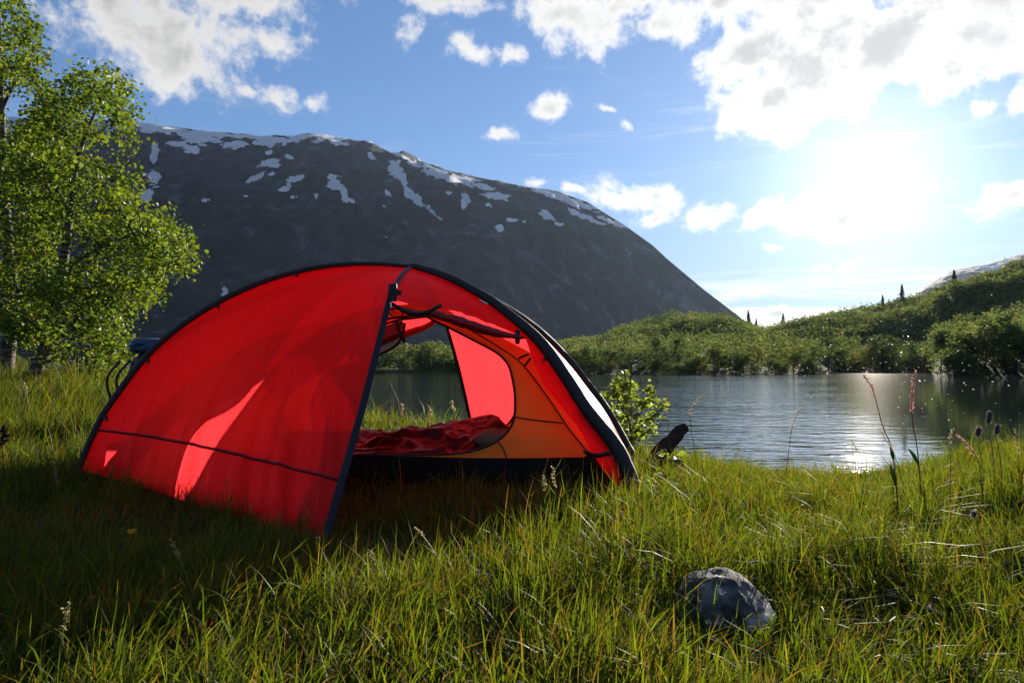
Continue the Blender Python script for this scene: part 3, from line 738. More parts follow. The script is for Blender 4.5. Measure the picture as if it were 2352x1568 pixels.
# pole tips standing in the ground and reflective piping on the back sleeve
for P_ in (armL, armR, armBR, armBL):
    V, F = tube([P_[0] + np.array([0, 0, -.09]), P_[0] + np.array([0, 0, -.02])], .007, 8); put('pole_tip', mesh_np('pole_tip', V, F, M['metal']), tent)
M['piping'] = plain('reflective_piping', (.5, .5, .52), rough=.35, spec=.8)
V, F = tube(resample(armBR[6:66] + np.array([.022, -.010, .018]), 60), .0022, 5); put('piping', mesh_np('piping', V, F, M['piping']), sleBR)
lab = resample(PX([(1100, 690, 3.215), (1120, 699, 3.195)]), 5)
V, F = ribbon(lab, .012, side=(0, -.2, 1)); put('label_tab', mesh_np('label_tab', V, F, M['piping']), sleR)
# little clips along the inside of the sleeves
def clip(p, d, parent):
    d = np.asarray(d) / np.linalg.norm(d); V, F = tube(np.array([p, p + d * .014, p + d * .03]), [.013, .009, .003], 6, .5)
    put('clip', mesh_np('clip', V, F, M['black_cloth']), parent)
for i in (12, 26, 44, 62): clip(armL[i] + np.array([.012, -.012, -.008]), (.4, -.3, -.6), sleL)
for i in (40, 58, 74): clip(armR[i] + np.array([-.012, -.014, -.01]), (-.3, -.3, -.7), sleR)
# vestibule peak: webbing patch, buckle, zip pulls
pk = at(903, 668, 2.955)
V, F = ribbon(resample([pk + np.array([-.002, 0, .03]), pk + np.array([.0, -.006, .0]), pk + np.array([-.006, -.002, -.045])], 8), np.linspace(.034, .042, 8), side=(1, 0, 0), lift=.006)
hw = put('peak_patch', mesh_np('peak_patch', V, F, M['black_cloth'], False), tent)
V, F = ribbon(resample([pk + np.array([.016, -.004, -.006]), pk + np.array([.036, 0, -.012])], 4), .02, side=(0, 0, 1), lift=.005); put('buckle', mesh_np('buckle', V, F, M['black_cloth'], False), hw)
V, F = tube(resample(PX([(897, 693, 2.94), (898, 702, 2.938), (896, 711, 2.938)]), 6), .0035, 6); put('zip_pull', mesh_np('zip_pull', V, F, M['metal']), hw)
V, F = join([tube(resample(PX([(899, 710, 2.936), (905, 718, 2.936), (902, 727, 2.936), (897, 722, 2.936)]), 10), .0022, 5), tube(resample(PX([(894, 704, 2.937), (893, 716, 2.937), (900, 722, 2.937)]), 8), .0022, 5)])
put('pull_cord', mesh_np('pull_cord', V, F, M['black_cloth']), hw)
# rolled front door hanging from the tie, with its zip hanging loose
rp = resample(PX([(905, 700, 2.975), (945, 716, 2.985), (1000, 722, 3.0), (1060, 740, 3.02), (1130, 762, 3.05), (1180, 772, 3.075), (1208, 776, 3.095)]), 60)
q = np.linspace(0, 1, 60); rr = .006 + .036 * np.sin(PI * np.clip(q * 1.02, 0, 1)) ** .75 * (.55 + .6 * q) + .004 * n2(q * 20, q * 0, 1.0, 2, 8)
V, F = tube(rp, rr, 18, .62, 9, .010)
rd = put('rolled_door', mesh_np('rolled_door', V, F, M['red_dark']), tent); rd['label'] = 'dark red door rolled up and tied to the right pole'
V, F = ribbon(resample(PX([(900, 697, 2.95), (917, 708, 2.945), (934, 717, 2.945), (962, 721, 2.95), (988, 714, 2.955), (1008, 703, 2.97), (1014, 702, 2.98)]), 40), .018, side=(0, -.5, 1))
put('door_zip', mesh_np('door_zip', V, F, M['black_cloth']), rd)
a_ = np.linspace(0, 2 * PI, 20); ringp = rp[55] + np.stack([np.cos(a_) * .004, np.cos(a_) * .012, np.sin(a_) * .032], 1)
V, F = ribbon(resample(ringp, 20), .016, side=(1, 0, -.2)); put('tie_strap', mesh_np('tie_strap', V, F, M['black_cloth']), rd)
for i_, pts in enumerate(([(1191, 824, 3.06), (1203, 817, 3.05), (1215, 813, 3.04)], [(1205, 840, 3.05), (1212, 831, 3.04), (1219, 822, 3.03)], [(1340, 1036, 2.94), (1368, 1046, 2.91), (1402, 1040, 2.905)])):
    V, F = ribbon(resample(PX(pts), 8), .010 if i_ < 2 else .02, side=(0, -.3, 1)); put('tie_strap', mesh_np('tie_strap', V, F, M['black_cloth']), tent)
# guy cord on the right sleeve and pegs
V, F = tube(resample(PX([(1372, 950, 2.96), (1380, 968, 2.98), (1392, 985, 3.05), (1400, 1000, 3.1), (1396, 1010, 3.05)]), 16), .0018, 5); put('guy_cord', mesh_np('guy_cord', V, F, M['black_cloth']), tent)
def peg(p):
    V, F = join([tube(np.array([p + np.array([0, .03, -.12]), p + np.array([0, 0, .02])]), .004, 6), tube(np.array([p + np.array([-.008, 0, .02]), p + np.array([.012, -.004, .024])]), .004, 6)])
    put('peg', mesh_np('peg', V, F, M['metal']), tent)
peg(TF + np.array([-.01, -.03, 0])); peg(TB + np.array([.0, .03, 0]))
V, F = ribbon(resample([TF + np.array([.0, .005, .02]), TF + np.array([-.01, -.03, .012])], 4), .016, side=(1, 0, 0)); put('peg_loop', mesh_np('peg_loop', V, F, M['black_cloth']), tent)

# ---- inner tent
def on_front(x, y, y0=3.12, k=.33):
    r = ray(x, y); t = (y0 + k * (EYE - .15)) / (r[1] - k * r[2]); return np.array([r[0] * t, r[1] * t, EYE + r[2] * t])
hole = [on_front(*p) for p in [(1183, 945), (1182, 900), (1171, 846), (1155, 822), (1131, 804), (1083, 779), (1034, 754), (994, 735), (972, 724), (926, 728), (890, 733), (840, 752), (775, 795), (700, 860), (640, 950), (650, 1030), (740, 1043), (900, 1045), (1030, 1043), (1100, 1031), (1150, 1006), (1175, 975)]]
rim = [on_front(*p) for p in [(1300, 975), (1260, 915), (1201, 838), (1150, 800), (1105, 772), (1062, 746), (1015, 716), (972, 699), (920, 700), (860, 710), (770, 750), (660, 830), (560, 930), (470, 1050), (640, 1064), (900, 1064), (1050, 1064), (1160, 1068), (1260, 1062), (1352, 1046), (1330, 1015)]]
cen = on_front(985, 905)
def polar(P, th, smooth_closed=True):
    P = resample(np.vstack([P, P[:1]]), 400); a = np.arctan2(P[:, 2] - cen[2], P[:, 0] - cen[0]); r = np.hypot(P[:, 2] - cen[2], P[:, 0] - cen[0])
    o_ = np.argsort(a); return np.interp(th, np.r_[a[o_] - 2 * PI, a[o_], a[o_] + 2 * PI], np.tile(r[o_], 3))
th = np.linspace(-PI, PI, 181)[:-1]; rh, rr_ = polar(hole, th), polar(rim, th); rr_ = np.maximum(rr_, rh + .01)
def inner_wall(name, hole_mul, flip, mat):
    k = np.linspace(0, 1, 14); R = (rh * hole_mul)[None] + (np.maximum(rr_ - rh * hole_mul, .005))[None] * k[:, None]
    X = cen[0] + R * np.cos(th)[None]; Z = cen[2] + R * np.sin(th)[None]
    Y = 3.12 + .33 * (Z - .15) + .012 * n2(X * 6, Z * 6, 1.0, 3, 51) - .02 * np.sin(PI * k)[:, None]
    if flip: Y = 2 * 3.47 - Y
    V = np.stack([X, Y, Z], -1).reshape(-1, 3); i = np.arange(14 * 180).reshape(14, 180); j = np.roll(i, -1, 1)
    return put(name, mesh_np(name, V, np.stack([i[:-1].ravel(), j[:-1].ravel(), j[1:].ravel(), i[1:].ravel()], 1), mat), tent), np.stack([X[0], Y[0], Z[0]], 1), np.stack([X[-1], Y[-1], Z[-1]], 1)
iw, holeP, rimP = inner_wall('inner_wall', 1.0, False, M['inner']); iw['label'] = 'orange inner tent wall around the round door opening'
ib, holeB, rimB = inner_wall('inner_wall', 1.03, True, M['inner'])
for par, Hp in ((iw, holeP), (ib, holeB)):
    V, F = tube(np.vstack([Hp, Hp[:1]]) + np.array([0, -.002, 0]), .0062, 6); put('door_zip', mesh_np('door_zip', V, F, M['black_cloth']), par)
# end walls: join the front and back rims at right and left
def end_wall(lo, hi, bul):
    i0 = np.where((th > lo) & (th < hi))[0]; A, B = rimP[i0], rimB[i0]; k = np.linspace(0, 1, 14)[:, None, None]
    S = A[None] * (1 - k) + B[None] * k + np.sin(PI * k) * np.array([bul, 0, .0]) * (1 - .5 * np.abs(np.linspace(-1, 1, len(i0))))[None, :, None]
    return sheet('inner_end_wall', S, M['inner'], tent)
end_wall(-.52, 1.30, .13); 
i0 = np.where((th > 1.72) | (th < -2.75))[0]; i0 = np.r_[i0[th[i0] > 0], i0[th[i0] < 0]]; A, B = rimP[i0], rimB[i0]; k = np.linspace(0, 1, 10)[:, None, None]
sheet('inner_end_wall', A[None] * (1 - k) + B[None] * k + np.sin(PI * k) * np.array([-.1, 0, 0]), M['inner'], tent)
i0 = np.where((th >= 1.30) & (th <= 1.72))[0]; A, B = rimP[i0], rimB[i0]
sheet('inner_roof', A[None] * (1 - k) + B[None] * k + np.sin(PI * k) * np.array([0, 0, .03]), M['inner'], tent)
# seams of the inner wall
sm = plain('brown_seam_tape', (.10, .045, .012), rough=.7)
i0 = np.where((th > -.45) & (th < 1.25))[0]; V, F = tube(rimP[i0] + np.array([0, -.003, 0]), .0045, 5); put('seam', mesh_np('seam', V, F, sm), iw)
for pts in ([(1183, 957), (1240, 965), (1292, 970)], [(1142, 1010), (1157, 1030), (1166, 1062)]):
    V, F = tube(resample([on_front(*p) + np.array([0, -.022, 0]) for p in pts], 12), .004, 5); put('seam', mesh_np('seam', V, F, sm), iw)
# tub floor
foot = np.array([(-1.62, 3.09), (.30, 2.99), (.42, 3.42), (.36, 3.86), (-.6, 3.87), (-1.60, 3.87), (-1.68, 3.48)])
foot = resample(np.vstack([foot, foot[:1]]), 80)[:-1]
fc = foot.mean(0); rows = []
for (m_, zz) in ((0.0, .045), (.6, .045), (.97, .04), (1.0, .03), (1.01, .09), (1.0, .155)):
    p = fc + (foot - fc) * m_; gz = ground_z(p[:, 0], p[:, 1]) * .5
    rows.append(np.stack([p[:, 0], p[:, 1], zz + gz + 0 * p[:, 0]], 1))
V = np.vstack(rows); i = np.arange(6 * 79).reshape(6, 79); j = np.roll(i, -1, 1)
put('tub_floor', mesh_np('tub_floor', V, np.stack([i[:-1].ravel(), j[:-1].ravel(), j[1:].ravel(), i[1:].ravel()], 1), M['floor_cloth']), tent)
# mosquito net and straps hanging in the back doorway
M['net'] = thin('grey_net', (.06, .06, .07), trans=.3, rough=.8, clear=.55)
c0 = resample(PX([(930, 742, 3.72), (924, 772, 3.72), (905, 797, 3.72), (846, 826, 3.72), (800, 850, 3.70)]), 30); c1 = resample(PX([(915, 735, 3.70), (895, 745, 3.70), (870, 752, 3.70), (840, 765, 3.70), (800, 785, 3.68)]), 30)
S = coons(c0, c1, resample([c0[0], c1[0]], 10), resample([c0[-1], c1[-1]], 10))
nt = sheet('net_door', S, M['net'], tent)
V, F = ribbon(c0, .014, side=(.3, 0, 1)); put('binding', mesh_np('binding', V, F, M['black_cloth']), nt)
V, F = ribbon(resample(PX([(926, 706, 3.0), (924, 720, 3.05), (923, 735, 3.1), (915, 758, 3.1), (922, 766, 3.1), (929, 786, 3.1)]), 24), np.r_[np.full(18, .007), np.linspace(.008, .018, 6)], side=(1, 0, 0))
put('hanging_strap', mesh_np('hanging_strap', V, F, M['black_cloth']), tent)
V, F = join([ribbon(resample(PX([(893, 712, 3.02), (912, 708, 3.03), (924, 712, 3.05)]), 8), .006, side=(0, -.3, 1)), ribbon(resample(PX([(909, 735, 3.12), (913, 748, 3.1), (916, 760, 3.1)]), 8), .012, side=(1, 0, 0))])
put('hanging_strap', mesh_np('hanging_strap', V, F, M['black_cloth']), tent)

# ------------------------------------------------------------------ sleeping bag and mat inside
def bag_mat():
    m, N = new_mat('burgundy_bag_nylon')
    co = N.n('ShaderNodeTexCoord').outputs['Object']
    nz = N.n('ShaderNodeTexNoise', {'Vector': co, 'Scale': 5.0, 'Detail': 4.0}).outputs['Fac']
    c = N.mix(N.ss(nz, .4, .6), (.014, .004, .005), (.040, .007, .007))
    b = N.n('ShaderNodeTexNoise', {'Vector': co, 'Scale': 28.0, 'Detail': 6.0, 'Roughness': .6}).outputs['Fac']
    p = N.n('ShaderNodeBsdfPrincipled', {'Base Color': c, 'Roughness': .32, 'Specular IOR Level': .4})
    N.link(N.n('ShaderNodeBump', {'Height': b, 'Strength': .5, 'Distance': .012}).outputs[0], p.inputs['Normal'])
    out(N, p.outputs[0]); return m
nx_, ny_ = 150, 70
bx, by = np.meshgrid(np.linspace(-1.42, .10, nx_), np.linspace(3.17, 3.80, ny_))
uu = (bx + 1.42) / 1.52; vv = (by - 3.17) / .63
dome = np.clip(4 * vv * (1 - vv), 0, 1) ** .45 * np.clip(uu * 12, 0, 1) * np.clip((1 - uu) * 9, 0, 1) ** .6
fold = fbm(np.stack([bx * 5 + 1.5 * n2(bx, by, 4, 2, 61), by * 11, 0 * bx], -1), 4, 62, .5, ridged=True)
h = .10 + .025 * n2(bx, by, 3, 2, 63) + .10 * gauss2(bx, by, -.12, 3.62, .30, .22) + .03 * gauss2(bx, by, -.45, 3.45, .2, .15)
bz = .075 + dome * (h + .048 * fold + .014 * n2(bx, by, 16, 3, 64))
bag = put('sleeping_bag', mesh_np('sleeping_bag', np.stack([bx, by, bz], -1).reshape(-1, 3), grid_faces(nx_, ny_), bag_mat()))
tag(bag, 'crumpled dark red sleeping bag lying inside the tent', 'sleeping bag')
ang_ = np.linspace(0, 2 * PI, 60, endpoint=False); sx_ = np.sign(np.cos(ang_)) * np.abs(np.cos(ang_)) ** .4; sy_ = np.sign(np.sin(ang_)) * np.abs(np.sin(ang_)) ** .55
rows = [np.stack([-.62 + sx_ * .86 * m_, 3.46 + sy_ * .29 * m_, np.full(60, zz)], 1) for m_, zz in ((.0, .058), (.97, .058), (1.0, .075), (1.0, .085), (.97, .10), (.0, .103))]
V = np.vstack(rows); i = np.arange(360).reshape(6, 60); j = np.roll(i, -1, 1)
mat_o = put('sleeping_mat', mesh_np('sleeping_mat', V, np.stack([i[:-1].ravel(), j[:-1].ravel(), j[1:].ravel(), i[1:].ravel()], 1), plain('olive_mat_cloth', (.07, .075, .045), rough=.7, noise_scale=12)))
tag(mat_o, 'olive sleeping mat under the red sleeping bag', 'sleeping mat')
# pillow by the right end
pc = at(1150, 1000, 3.30); t_ = np.linspace(0, PI, 14); p_ = np.linspace(0, 2 * PI, 28, endpoint=False); T2, P2 = np.meshgrid(t_, p_, indexing='ij')
V = np.stack([pc[0] - .02 + .12 * np.sign(np.cos(P2)) * np.abs(np.cos(P2)) ** .7 * np.sin(T2), pc[1] + .02 + .09 * np.sin(P2) * np.sin(T2), pc[2] - .02 + .05 * np.cos(T2) * (1 + .12 * np.cos(3 * P2))], -1).reshape(-1, 3); i = np.arange(14 * 28).reshape(14, 28); j = np.roll(i, -1, 1)
pil = put('pillow', mesh_np('pillow', V, np.stack([i[:-1].ravel(), j[:-1].ravel(), j[1:].ravel(), i[1:].ravel()], 1), plain('olive_pillow_cloth', (.11, .10, .055), rough=.75, noise_scale=10, bump=.3, bscale=40)))
tag(pil, 'small olive pillow at the right end of the sleeping bag', 'pillow')

# ------------------------------------------------------------------ rucksack behind the tent
def superell(c, r, n1, n2_, nseed, amp, k=(24, 40)):
    t = np.linspace(-PI / 2, PI / 2, k[0]); p = np.linspace(-PI, PI, k[1], endpoint=False); T, P = np.meshgrid(t, p, indexing='ij')
    f = lambda w, m: np.sign(w) * np.abs(w) ** m
    U = np.stack([f(np.cos(T), n1) * f(np.cos(P), n2_), f(np.cos(T), n1) * f(np.sin(P), n2_), f(np.sin(T), n1)], -1)
    V = U * np.array(r) * (1 + amp * fbm(U * 3.0, 3, nseed, ridged=True))[..., None] + np.array(c)
    i = np.arange(k[0] * k[1]).reshape(k); j = np.roll(i, -1, 1)
    return V.reshape(-1, 3), np.stack([i[:-1].ravel(), j[:-1].ravel(), j[1:].ravel(), i[1:].ravel()], 1)
bp = at(350, 800, 4.45); gzb = float(ground_z(bp[0], bp[1]))
pack = thing('rucksack', 'blue and black rucksack standing behind the left edge of the tent', 'rucksack', (bp[0], bp[1], gzb))
M['pack_navy'] = plain('navy_pack_cloth', (.012, .018, .035), rough=.5, noise_scale=8, bump=.3, bscale=80)
M['pack_blue'] = plain('blue_rain_cover', (.006, .035, .09), rough=.35, spec=.4, noise_scale=9, var=.5, bump=.5, bscale=24)
V, F = superell((bp[0] + .02, bp[1], gzb + .28), (.15, .12, .27), .6, .7, 71, .04); put('pack_body', mesh_np('pack_body', V, F, M['pack_navy']), pack)
V, F = superell((bp[0] + .01, bp[1] - .01, at(350, 792, 4.45)[2] - .01), (.12, .12, .05), .7, .8, 72, .2); put('lid', mesh_np('lid', V, F, M['pack_blue']), pack)
for s_ in (-.1, -.16):
    P = resample([(bp[0] + s_, bp[1] - .08, gzb + .50), (bp[0] + s_ - .06, bp[1] - .12, gzb + .38), (bp[0] + s_ - .03, bp[1] - .1, gzb + .2)], 14)
    V, F = ribbon(P, .035, side=(.6, -.8, 0), lift=.006); put('shoulder_strap', mesh_np('shoulder_strap', V, F, M['black_cloth']), pack)

# ------------------------------------------------------------------ stone, driftwood
def stone_mat():
    m, N = new_mat('lichen_stone')
    co = N.n('ShaderNodeTexCoord').outputs['Object']
    a = N.n('ShaderNodeTexNoise', {'Vector': co, 'Scale': 14.0, 'Detail': 7.0, 'Roughness': .6}).outputs['Fac']
    b = N.n('ShaderNodeTexNoise', {'Vector': co, 'Scale': 34.0, 'Detail': 8.0, 'Roughness': .7}).outputs['Fac']
    z = N.n('ShaderNodeSeparateXYZ', {0: co})
    low = N.m('SUBTRACT', N.m('MULTIPLY', z.outputs[0], .9), z.outputs[2])
    c = N.mix(N.ss(a, .38, .62), (.020, .022, .028), (.13, .13, .135))
    pale = N.m('MULTIPLY', N.ss(N.m('ADD', low, N.m('MULTIPLY_ADD', a, .30, -.15)), -.02, .06), N.ss(b, .28, .5))
    c = N.mix(pale, c, (.62, .63, .64))
    spot = N.ss(N.n('ShaderNodeTexNoise', {'Vector': co, 'Scale': 22.0, 'Detail': 5.0, 'Roughness': .65}).outputs['Fac'], .56, .63)
    c = N.mix(spot, c, (.50, .51, .52))
    warm = N.ss(N.n('ShaderNodeTexNoise', {'Vector': co, 'Scale': 9.0, 'Detail': 3.0}).outputs['Fac'], .56, .7)
    c = N.mix(N.m('MULTIPLY', warm, .6), c, (.13, .085, .05))
    p = N.n('ShaderNodeBsdfPrincipled', {'Base Color': c, 'Roughness': .85, 'Specular IOR Level': .25})
    N.link(N.n('ShaderNodeBump', {'Height': b, 'Strength': .7, 'Distance': .008}).outputs[0], p.inputs['Normal'])
    out(N, p.outputs[0]); return m
SD = 1.44
ol = np.array([at(x * 1.03 - 38, 1500 + (y - 1480) * .86, SD) for x, y in [(1552, 1480), (1560, 1395), (1578, 1360), (1585, 1335), (1610, 1308), (1645, 1300), (1680, 1301), (1708, 1312), (1735, 1338), (1758, 1362), (1768, 1376), (1790, 1395), (1812, 1418), (1808, 1470), (1800, 1500)]])
oc = np.array([at(1690, 1444, SD)[0], SD, at(1690, 1444, SD)[2]])
nt_, npz = 90, 36
ocl = resample(np.vstack([ol, [[oc[0], SD, ol[0, 2] - .03]], ol[:1]]), nt_ + 1)[:-1]
tt = np.linspace(-PI / 2, PI / 2, npz); rows = []
for k, t in enumerate(tt):
    m_ = max(math.cos(t), 0.0) ** .42
    p = oc + (ocl - oc) * m_; p[:, 1] = SD + .05 + .105 * math.sin(t) + .10 * (p[:, 2] - oc[2])
    rows.append(p)
V = np.vstack(rows); nrm = V - np.array([oc[0], SD + .05, oc[2]]); nrm /= np.linalg.norm(nrm, axis=1)[:, None] + 1e-6
V = V + nrm * (.010 * fbm(V * 18, 4, 81, .55, True) + .016 * fbm(V * 8, 2, 82))[:, None]
# a split running across the lower right
ln_ = (V[:, 2] - (at(1745, 1418, SD)[2] - .27 * (V[:, 0] - at(1745, 1418, SD)[0]))); on = (np.abs(ln_) < .0035) & (V[:, 0] > at(1728, 1400, SD)[0])
V[on, 1] += .010 * np.sign(oc[1] + .05 - V[on, 1])
i = np.arange(npz * nt_).reshape(npz, nt_); j = np.roll(i, -1, 1)
stone = bpy.data.objects.new('stone', mesh_np('stone', V - oc, np.stack([i[:-1].ravel(), j[:-1].ravel(), j[1:].ravel(), i[1:].ravel()], 1), stone_mat())); COL.objects.link(stone); stone.location = oc
tag(stone, 'grey lichen spotted stone half sunk in the foreground grass', 'stone')

lp = resample(np.vstack([[at(1490, 1110, 4.1)], PX([(1508, 1060, 4.12), (1530, 1025, 4.15), (1550, 1002, 4.2), (1572, 980, 4.25)])]), 40)
V, F = tube(lp, np.interp(np.linspace(0, 1, 40), [0, .3, .7, .9, 1], [.11, .065, .040, .038, .024]), 20, .9, 83, .020)
V = V + .022 * np.stack([fbm(V * 9, 3, 84), fbm(V * 9, 3, 85), fbm(V * 9, 3, 86)], 1)
log = put('driftwood_stump', mesh_np('driftwood_stump', V, F, plain('dark_rotten_wood', (.030, .020, .016), rough=.9, spec=.15, noise_scale=14, var=.6, bump=.9, bscale=40)))
tag(log, 'dark rotten stump leaning out of the grass right of the tent', 'stump')
V, F = tube(resample(np.vstack([[at(1500, 1085, 4.1)], PX([(1535, 1072, 4.10), (1562, 1066, 4.12)])]), 14), np.linspace(.075, .05, 14), 14, .8, 87, .014)
r_ = put('root', mesh_np('root', V, F, log.data.materials[0]), log); r_.matrix_parent_inverse = Matrix.Identity(4)

# ------------------------------------------------------------------ grass
def blades(x, y, L, Wd, lean, ang_, segs, col, tipc, rng):
    n = len(x); z = ground_z(x, y) - .01
    t = np.linspace(0, 1, segs + 1)[None]
    hx, hy = np.cos(ang_)[:, None], np.sin(ang_)[:, None]
    out_ = (L * lean)[:, None] * (t ** 1.9); upz = L[:, None] * (t - .42 * lean[:, None] * t ** 2.2)
    cxp = x[:, None] + hx * out_; cyp = y[:, None] + hy * out_; czp = z[:, None] + upz
    fa = ang_ + PI / 2 + rng.normal(0, .9, n); tw = rng.normal(0, .6, n)
    fa = fa[:, None] + tw[:, None] * t
    w = (Wd[:, None] * .5) * np.clip((1 - t) ** .55 * (.55 + .9 * np.sqrt(t) * (1 - t * .5)), 0, 1)
    wx_, wy_ = np.cos(fa) * w, np.sin(fa) * w
    Lf = np.stack([cxp - wx_, cyp - wy_, czp], -1)[:, :-1]; Rt = np.stack([cxp + wx_, cyp + wy_, czp], -1)[:, :-1]
    tip = np.stack([cxp[:, -1], cyp[:, -1], czp[:, -1]], -1)[:, None]
    V = np.concatenate([np.stack([Lf, Rt], 2).reshape(n, -1, 3), tip], 1); m = 2 * segs + 1
    tri = []
    for k in range(segs - 1): tri += [(2 * k, 2 * k + 1, 2 * k + 3), (2 * k, 2 * k + 3, 2 * k + 2)]
    tri.append((2 * segs - 2, 2 * segs - 1, 2 * segs))
    F = (np.arange(n) * m)[:, None, None] + np.array(tri)[None]
    tv = np.repeat(t[0, :-1], 2); tv = np.r_[tv, 1.0]
    C = col[:, None] + (tipc - col)[:, None] * (tv ** 2.5)[None, :, None]
    return V.reshape(-1, 3), F.reshape(-1, 3), C.reshape(-1, 3)

hullx = np.array([-1.50, .30, .40, .36, -1.5, -1.56]); hully = np.array([3.12, 3.02, 3.42, 3.84, 3.85, 3.48])
def inside_floor(x, y): return (x > -1.56) & (x < .40) & (y > 3.05) & (y < 3.90)
stone_c = (oc[0], SD + .05)
GC = np.array([(.105, .150, .026), (.125, .160, .030), (.085, .135, .024), (.145, .155, .040), (.075, .120, .030), (.17, .15, .055)])
GP = np.array([.32, .26, .26, .05, .1, .01])
def scatter(n, y0, y1, dens_fn, segs, wid, lenf, rng, xm=.86, xp=.7, thatch=False):
    per = 16; nc = n // per
    cyy = y0 + (y1 - y0) * rng.uniform(0, 1, nc) ** .8; cxx = rng.uniform(-1, 1, nc) * (xm * cyy + xp)
    sg = rng.uniform(.012, .038, nc) * (1 + .12 * cyy); ci = np.repeat(np.arange(nc), per); n = nc * per
    ox, oy = rng.normal(size=n) * sg[ci], rng.normal(size=n) * sg[ci]
    x, y = cxx[ci] + ox, cyy[ci] + oy; clen = rng.lognormal(0, .28, nc)[ci]; ctone = rng.uniform(.7, 1.3, nc)[ci]
    cdir = np.arctan2(oy, ox)
    tuft = n2(x, y, 5.0, 2, 201)
    keep = (rng.random(n) < np.clip(dens_fn(x, y) + .45 * tuft, .05, 1)) & ~inside_floor(x, y) & (y < crest(x) + 1.4)
    keep &= ~(((x - stone_c[0]) / .105) ** 2 + ((y - stone_c[1] + .0) / .085) ** 2 < 1)
    x, y, tuft, clen, ctone, cdir = (q[keep] for q in (x, y, tuft, clen, ctone, cdir)); n = len(x)
    big = n2(x, y, .9, 2, 203); mid = n2(x, y, 2.6, 2, 207)
    L = lenf(x, y) * (1 + .35 * mid + .25 * tuft) * rng.lognormal(0, .3, n) * clen * .66
    wind = .7 + 1.3 * n2(x, y, .7, 2, 205) + 1.4 * n2(x, y, 3.1, 2, 206)
    ang_ = np.where(rng.random(n) < .6, cdir + rng.normal(0, .7, n), wind + rng.normal(0, .9, n)); lean = np.clip(np.abs(rng.normal(.45, .30, n)) + .18 * np.abs(mid), .03, 1.15)
    Wd = wid * rng.uniform(.55, 1.5, n)
    col = GC[rng.choice(len(GC), n, p=GP)] * (1 + .22 * big + .15 * mid)[:, None] * (ctone * rng.uniform(.75, 1.2, n))[:, None] * .54 * np.array([1.02, 1.06, .78])
    dry = rng.random(n) < (.035 + .05 * (big > .25)); col[dry] = np.array((.10, .065, .03)) * rng.uniform(.6, 1.1, (dry.sum(), 1))
    tipc = col * np.array((1.2, 1.02, .9)); rt = rng.random(n) < .07; tipc[rt] = np.array((.22, .10, .04))
    L = np.minimum(L, .04 + .095 * y)
    if thatch:
        lean = rng.uniform(.75, 1.5, n); col = np.array((.13, .095, .05)) * rng.uniform(.5, 1.2, (n, 1)); tipc = col * 1.1; L = L * .8
    return blades(x, y, np.clip(L, .02, .5), Wd, lean, ang_, segs, col, tipc, rng)

def len_near(x, y):
    l = .125 + .02 * sstep(1.5, 3, y) - .045 * gauss2(x, y, 1.9, 4.2, 1.2, 1.3) + .06 * sstep(1.6, 2.6, x) * sstep(3.6, 2.2, y)
    l = l + .10 * sstep(-1.9, -3.2, x) * sstep(3.5, 5.5, y) - .035 * gauss2(x, y, -.3, 2.9, .9, .45) - .055 * gauss2(x, y, -.75, 2.05, .55, .35) - .04 * gauss2(x, y, -1.5, 2.45, .7, .35)
    return l * (1 - .62 * gauss2(x, y, stone_c[0] + .02, stone_c[1] - .14, .20, .16))
rng = np.random.default_rng(33)
one = lambda x, y: np.full_like(x, .78)
parts = [scatter(92000, .75, 2.1, one, 4, .0040, len_near, rng),
         scatter(160000, 2.1, 4.4, one, 3, .0046, len_near, rng),
         scatter(85000, 4.4, 6.6, one, 2, .0066, len_near, rng),
         scatter(34000, 6.6, 11.5, lambda x, y: np.where(x < 0, .85, .0), 2, .011, len_near, rng),
         scatter(26000, .75, 3.5, one, 2, .0040, lambda x, y: .45 * len_near(x, y), rng),
         scatter(26000, .75, 4.4, one, 3, .0030, len_near, rng, thatch=True)]
Vs, Fs, Cs, off = [], [], [], 0
for V, F, C in parts: Vs.append(V); Fs.append(F + off); Cs.append(C); off += len(V)
gr = put('grass', mesh_np('grass', np.vstack(Vs), np.vstack(Fs), M['grass'], True, np.vstack(Cs)))
gr['kind'] = 'stuff'; tag(gr, 'long green meadow grass around the tent', 'grass')

# ------------------------------------------------------------------ leaf helper
LT = np.array([(0, 0, 0), (.30, .34, .05), (.42, .72, .03), (0, 1.08, -.10), (-.42, .72, .03), (-.30, .34, .05), (0, .40, -.02), (0, .74, -.04)]) * np.array([1, 1, 1])
LF = np.array([(0, 1, 6), (0, 6, 5), (1, 2, 7), (1, 7, 6), (5, 6, 7), (5, 7, 4), (2, 3, 7), (4, 7, 3)])
def leaf_frames(n, rng, droop=.5, d=None):
    a = rng.normal(size=(n, 3)) if d is None else d + rng.normal(size=(n, 3)) * .7
    a[:, 2] = a[:, 2] * .6 - droop; a /= np.linalg.norm(a, axis=1)[:, None]
    b = rng.normal(size=(n, 3)); b[:, 2] *= .4; b -= a * (a * b).sum(1)[:, None]; b /= np.linalg.norm(b, axis=1)[:, None]
    return b, a, np.cross(b, a)
def leaf_cloud(P, size, rng, droop=.5):
    n = len(P); b, a, c = leaf_frames(n, rng, droop); s = np.broadcast_to(size, (n,))[:, None, None]
    V = P[:, None] + s * (LT[None, :, 0:1] * b[:, None] + LT[None, :, 1:2] * a[:, None] + LT[None, :, 2:3] * c[:, None])
    return V.reshape(-1, 3), (np.arange(n) * 8)[:, None, None] + LF[None]

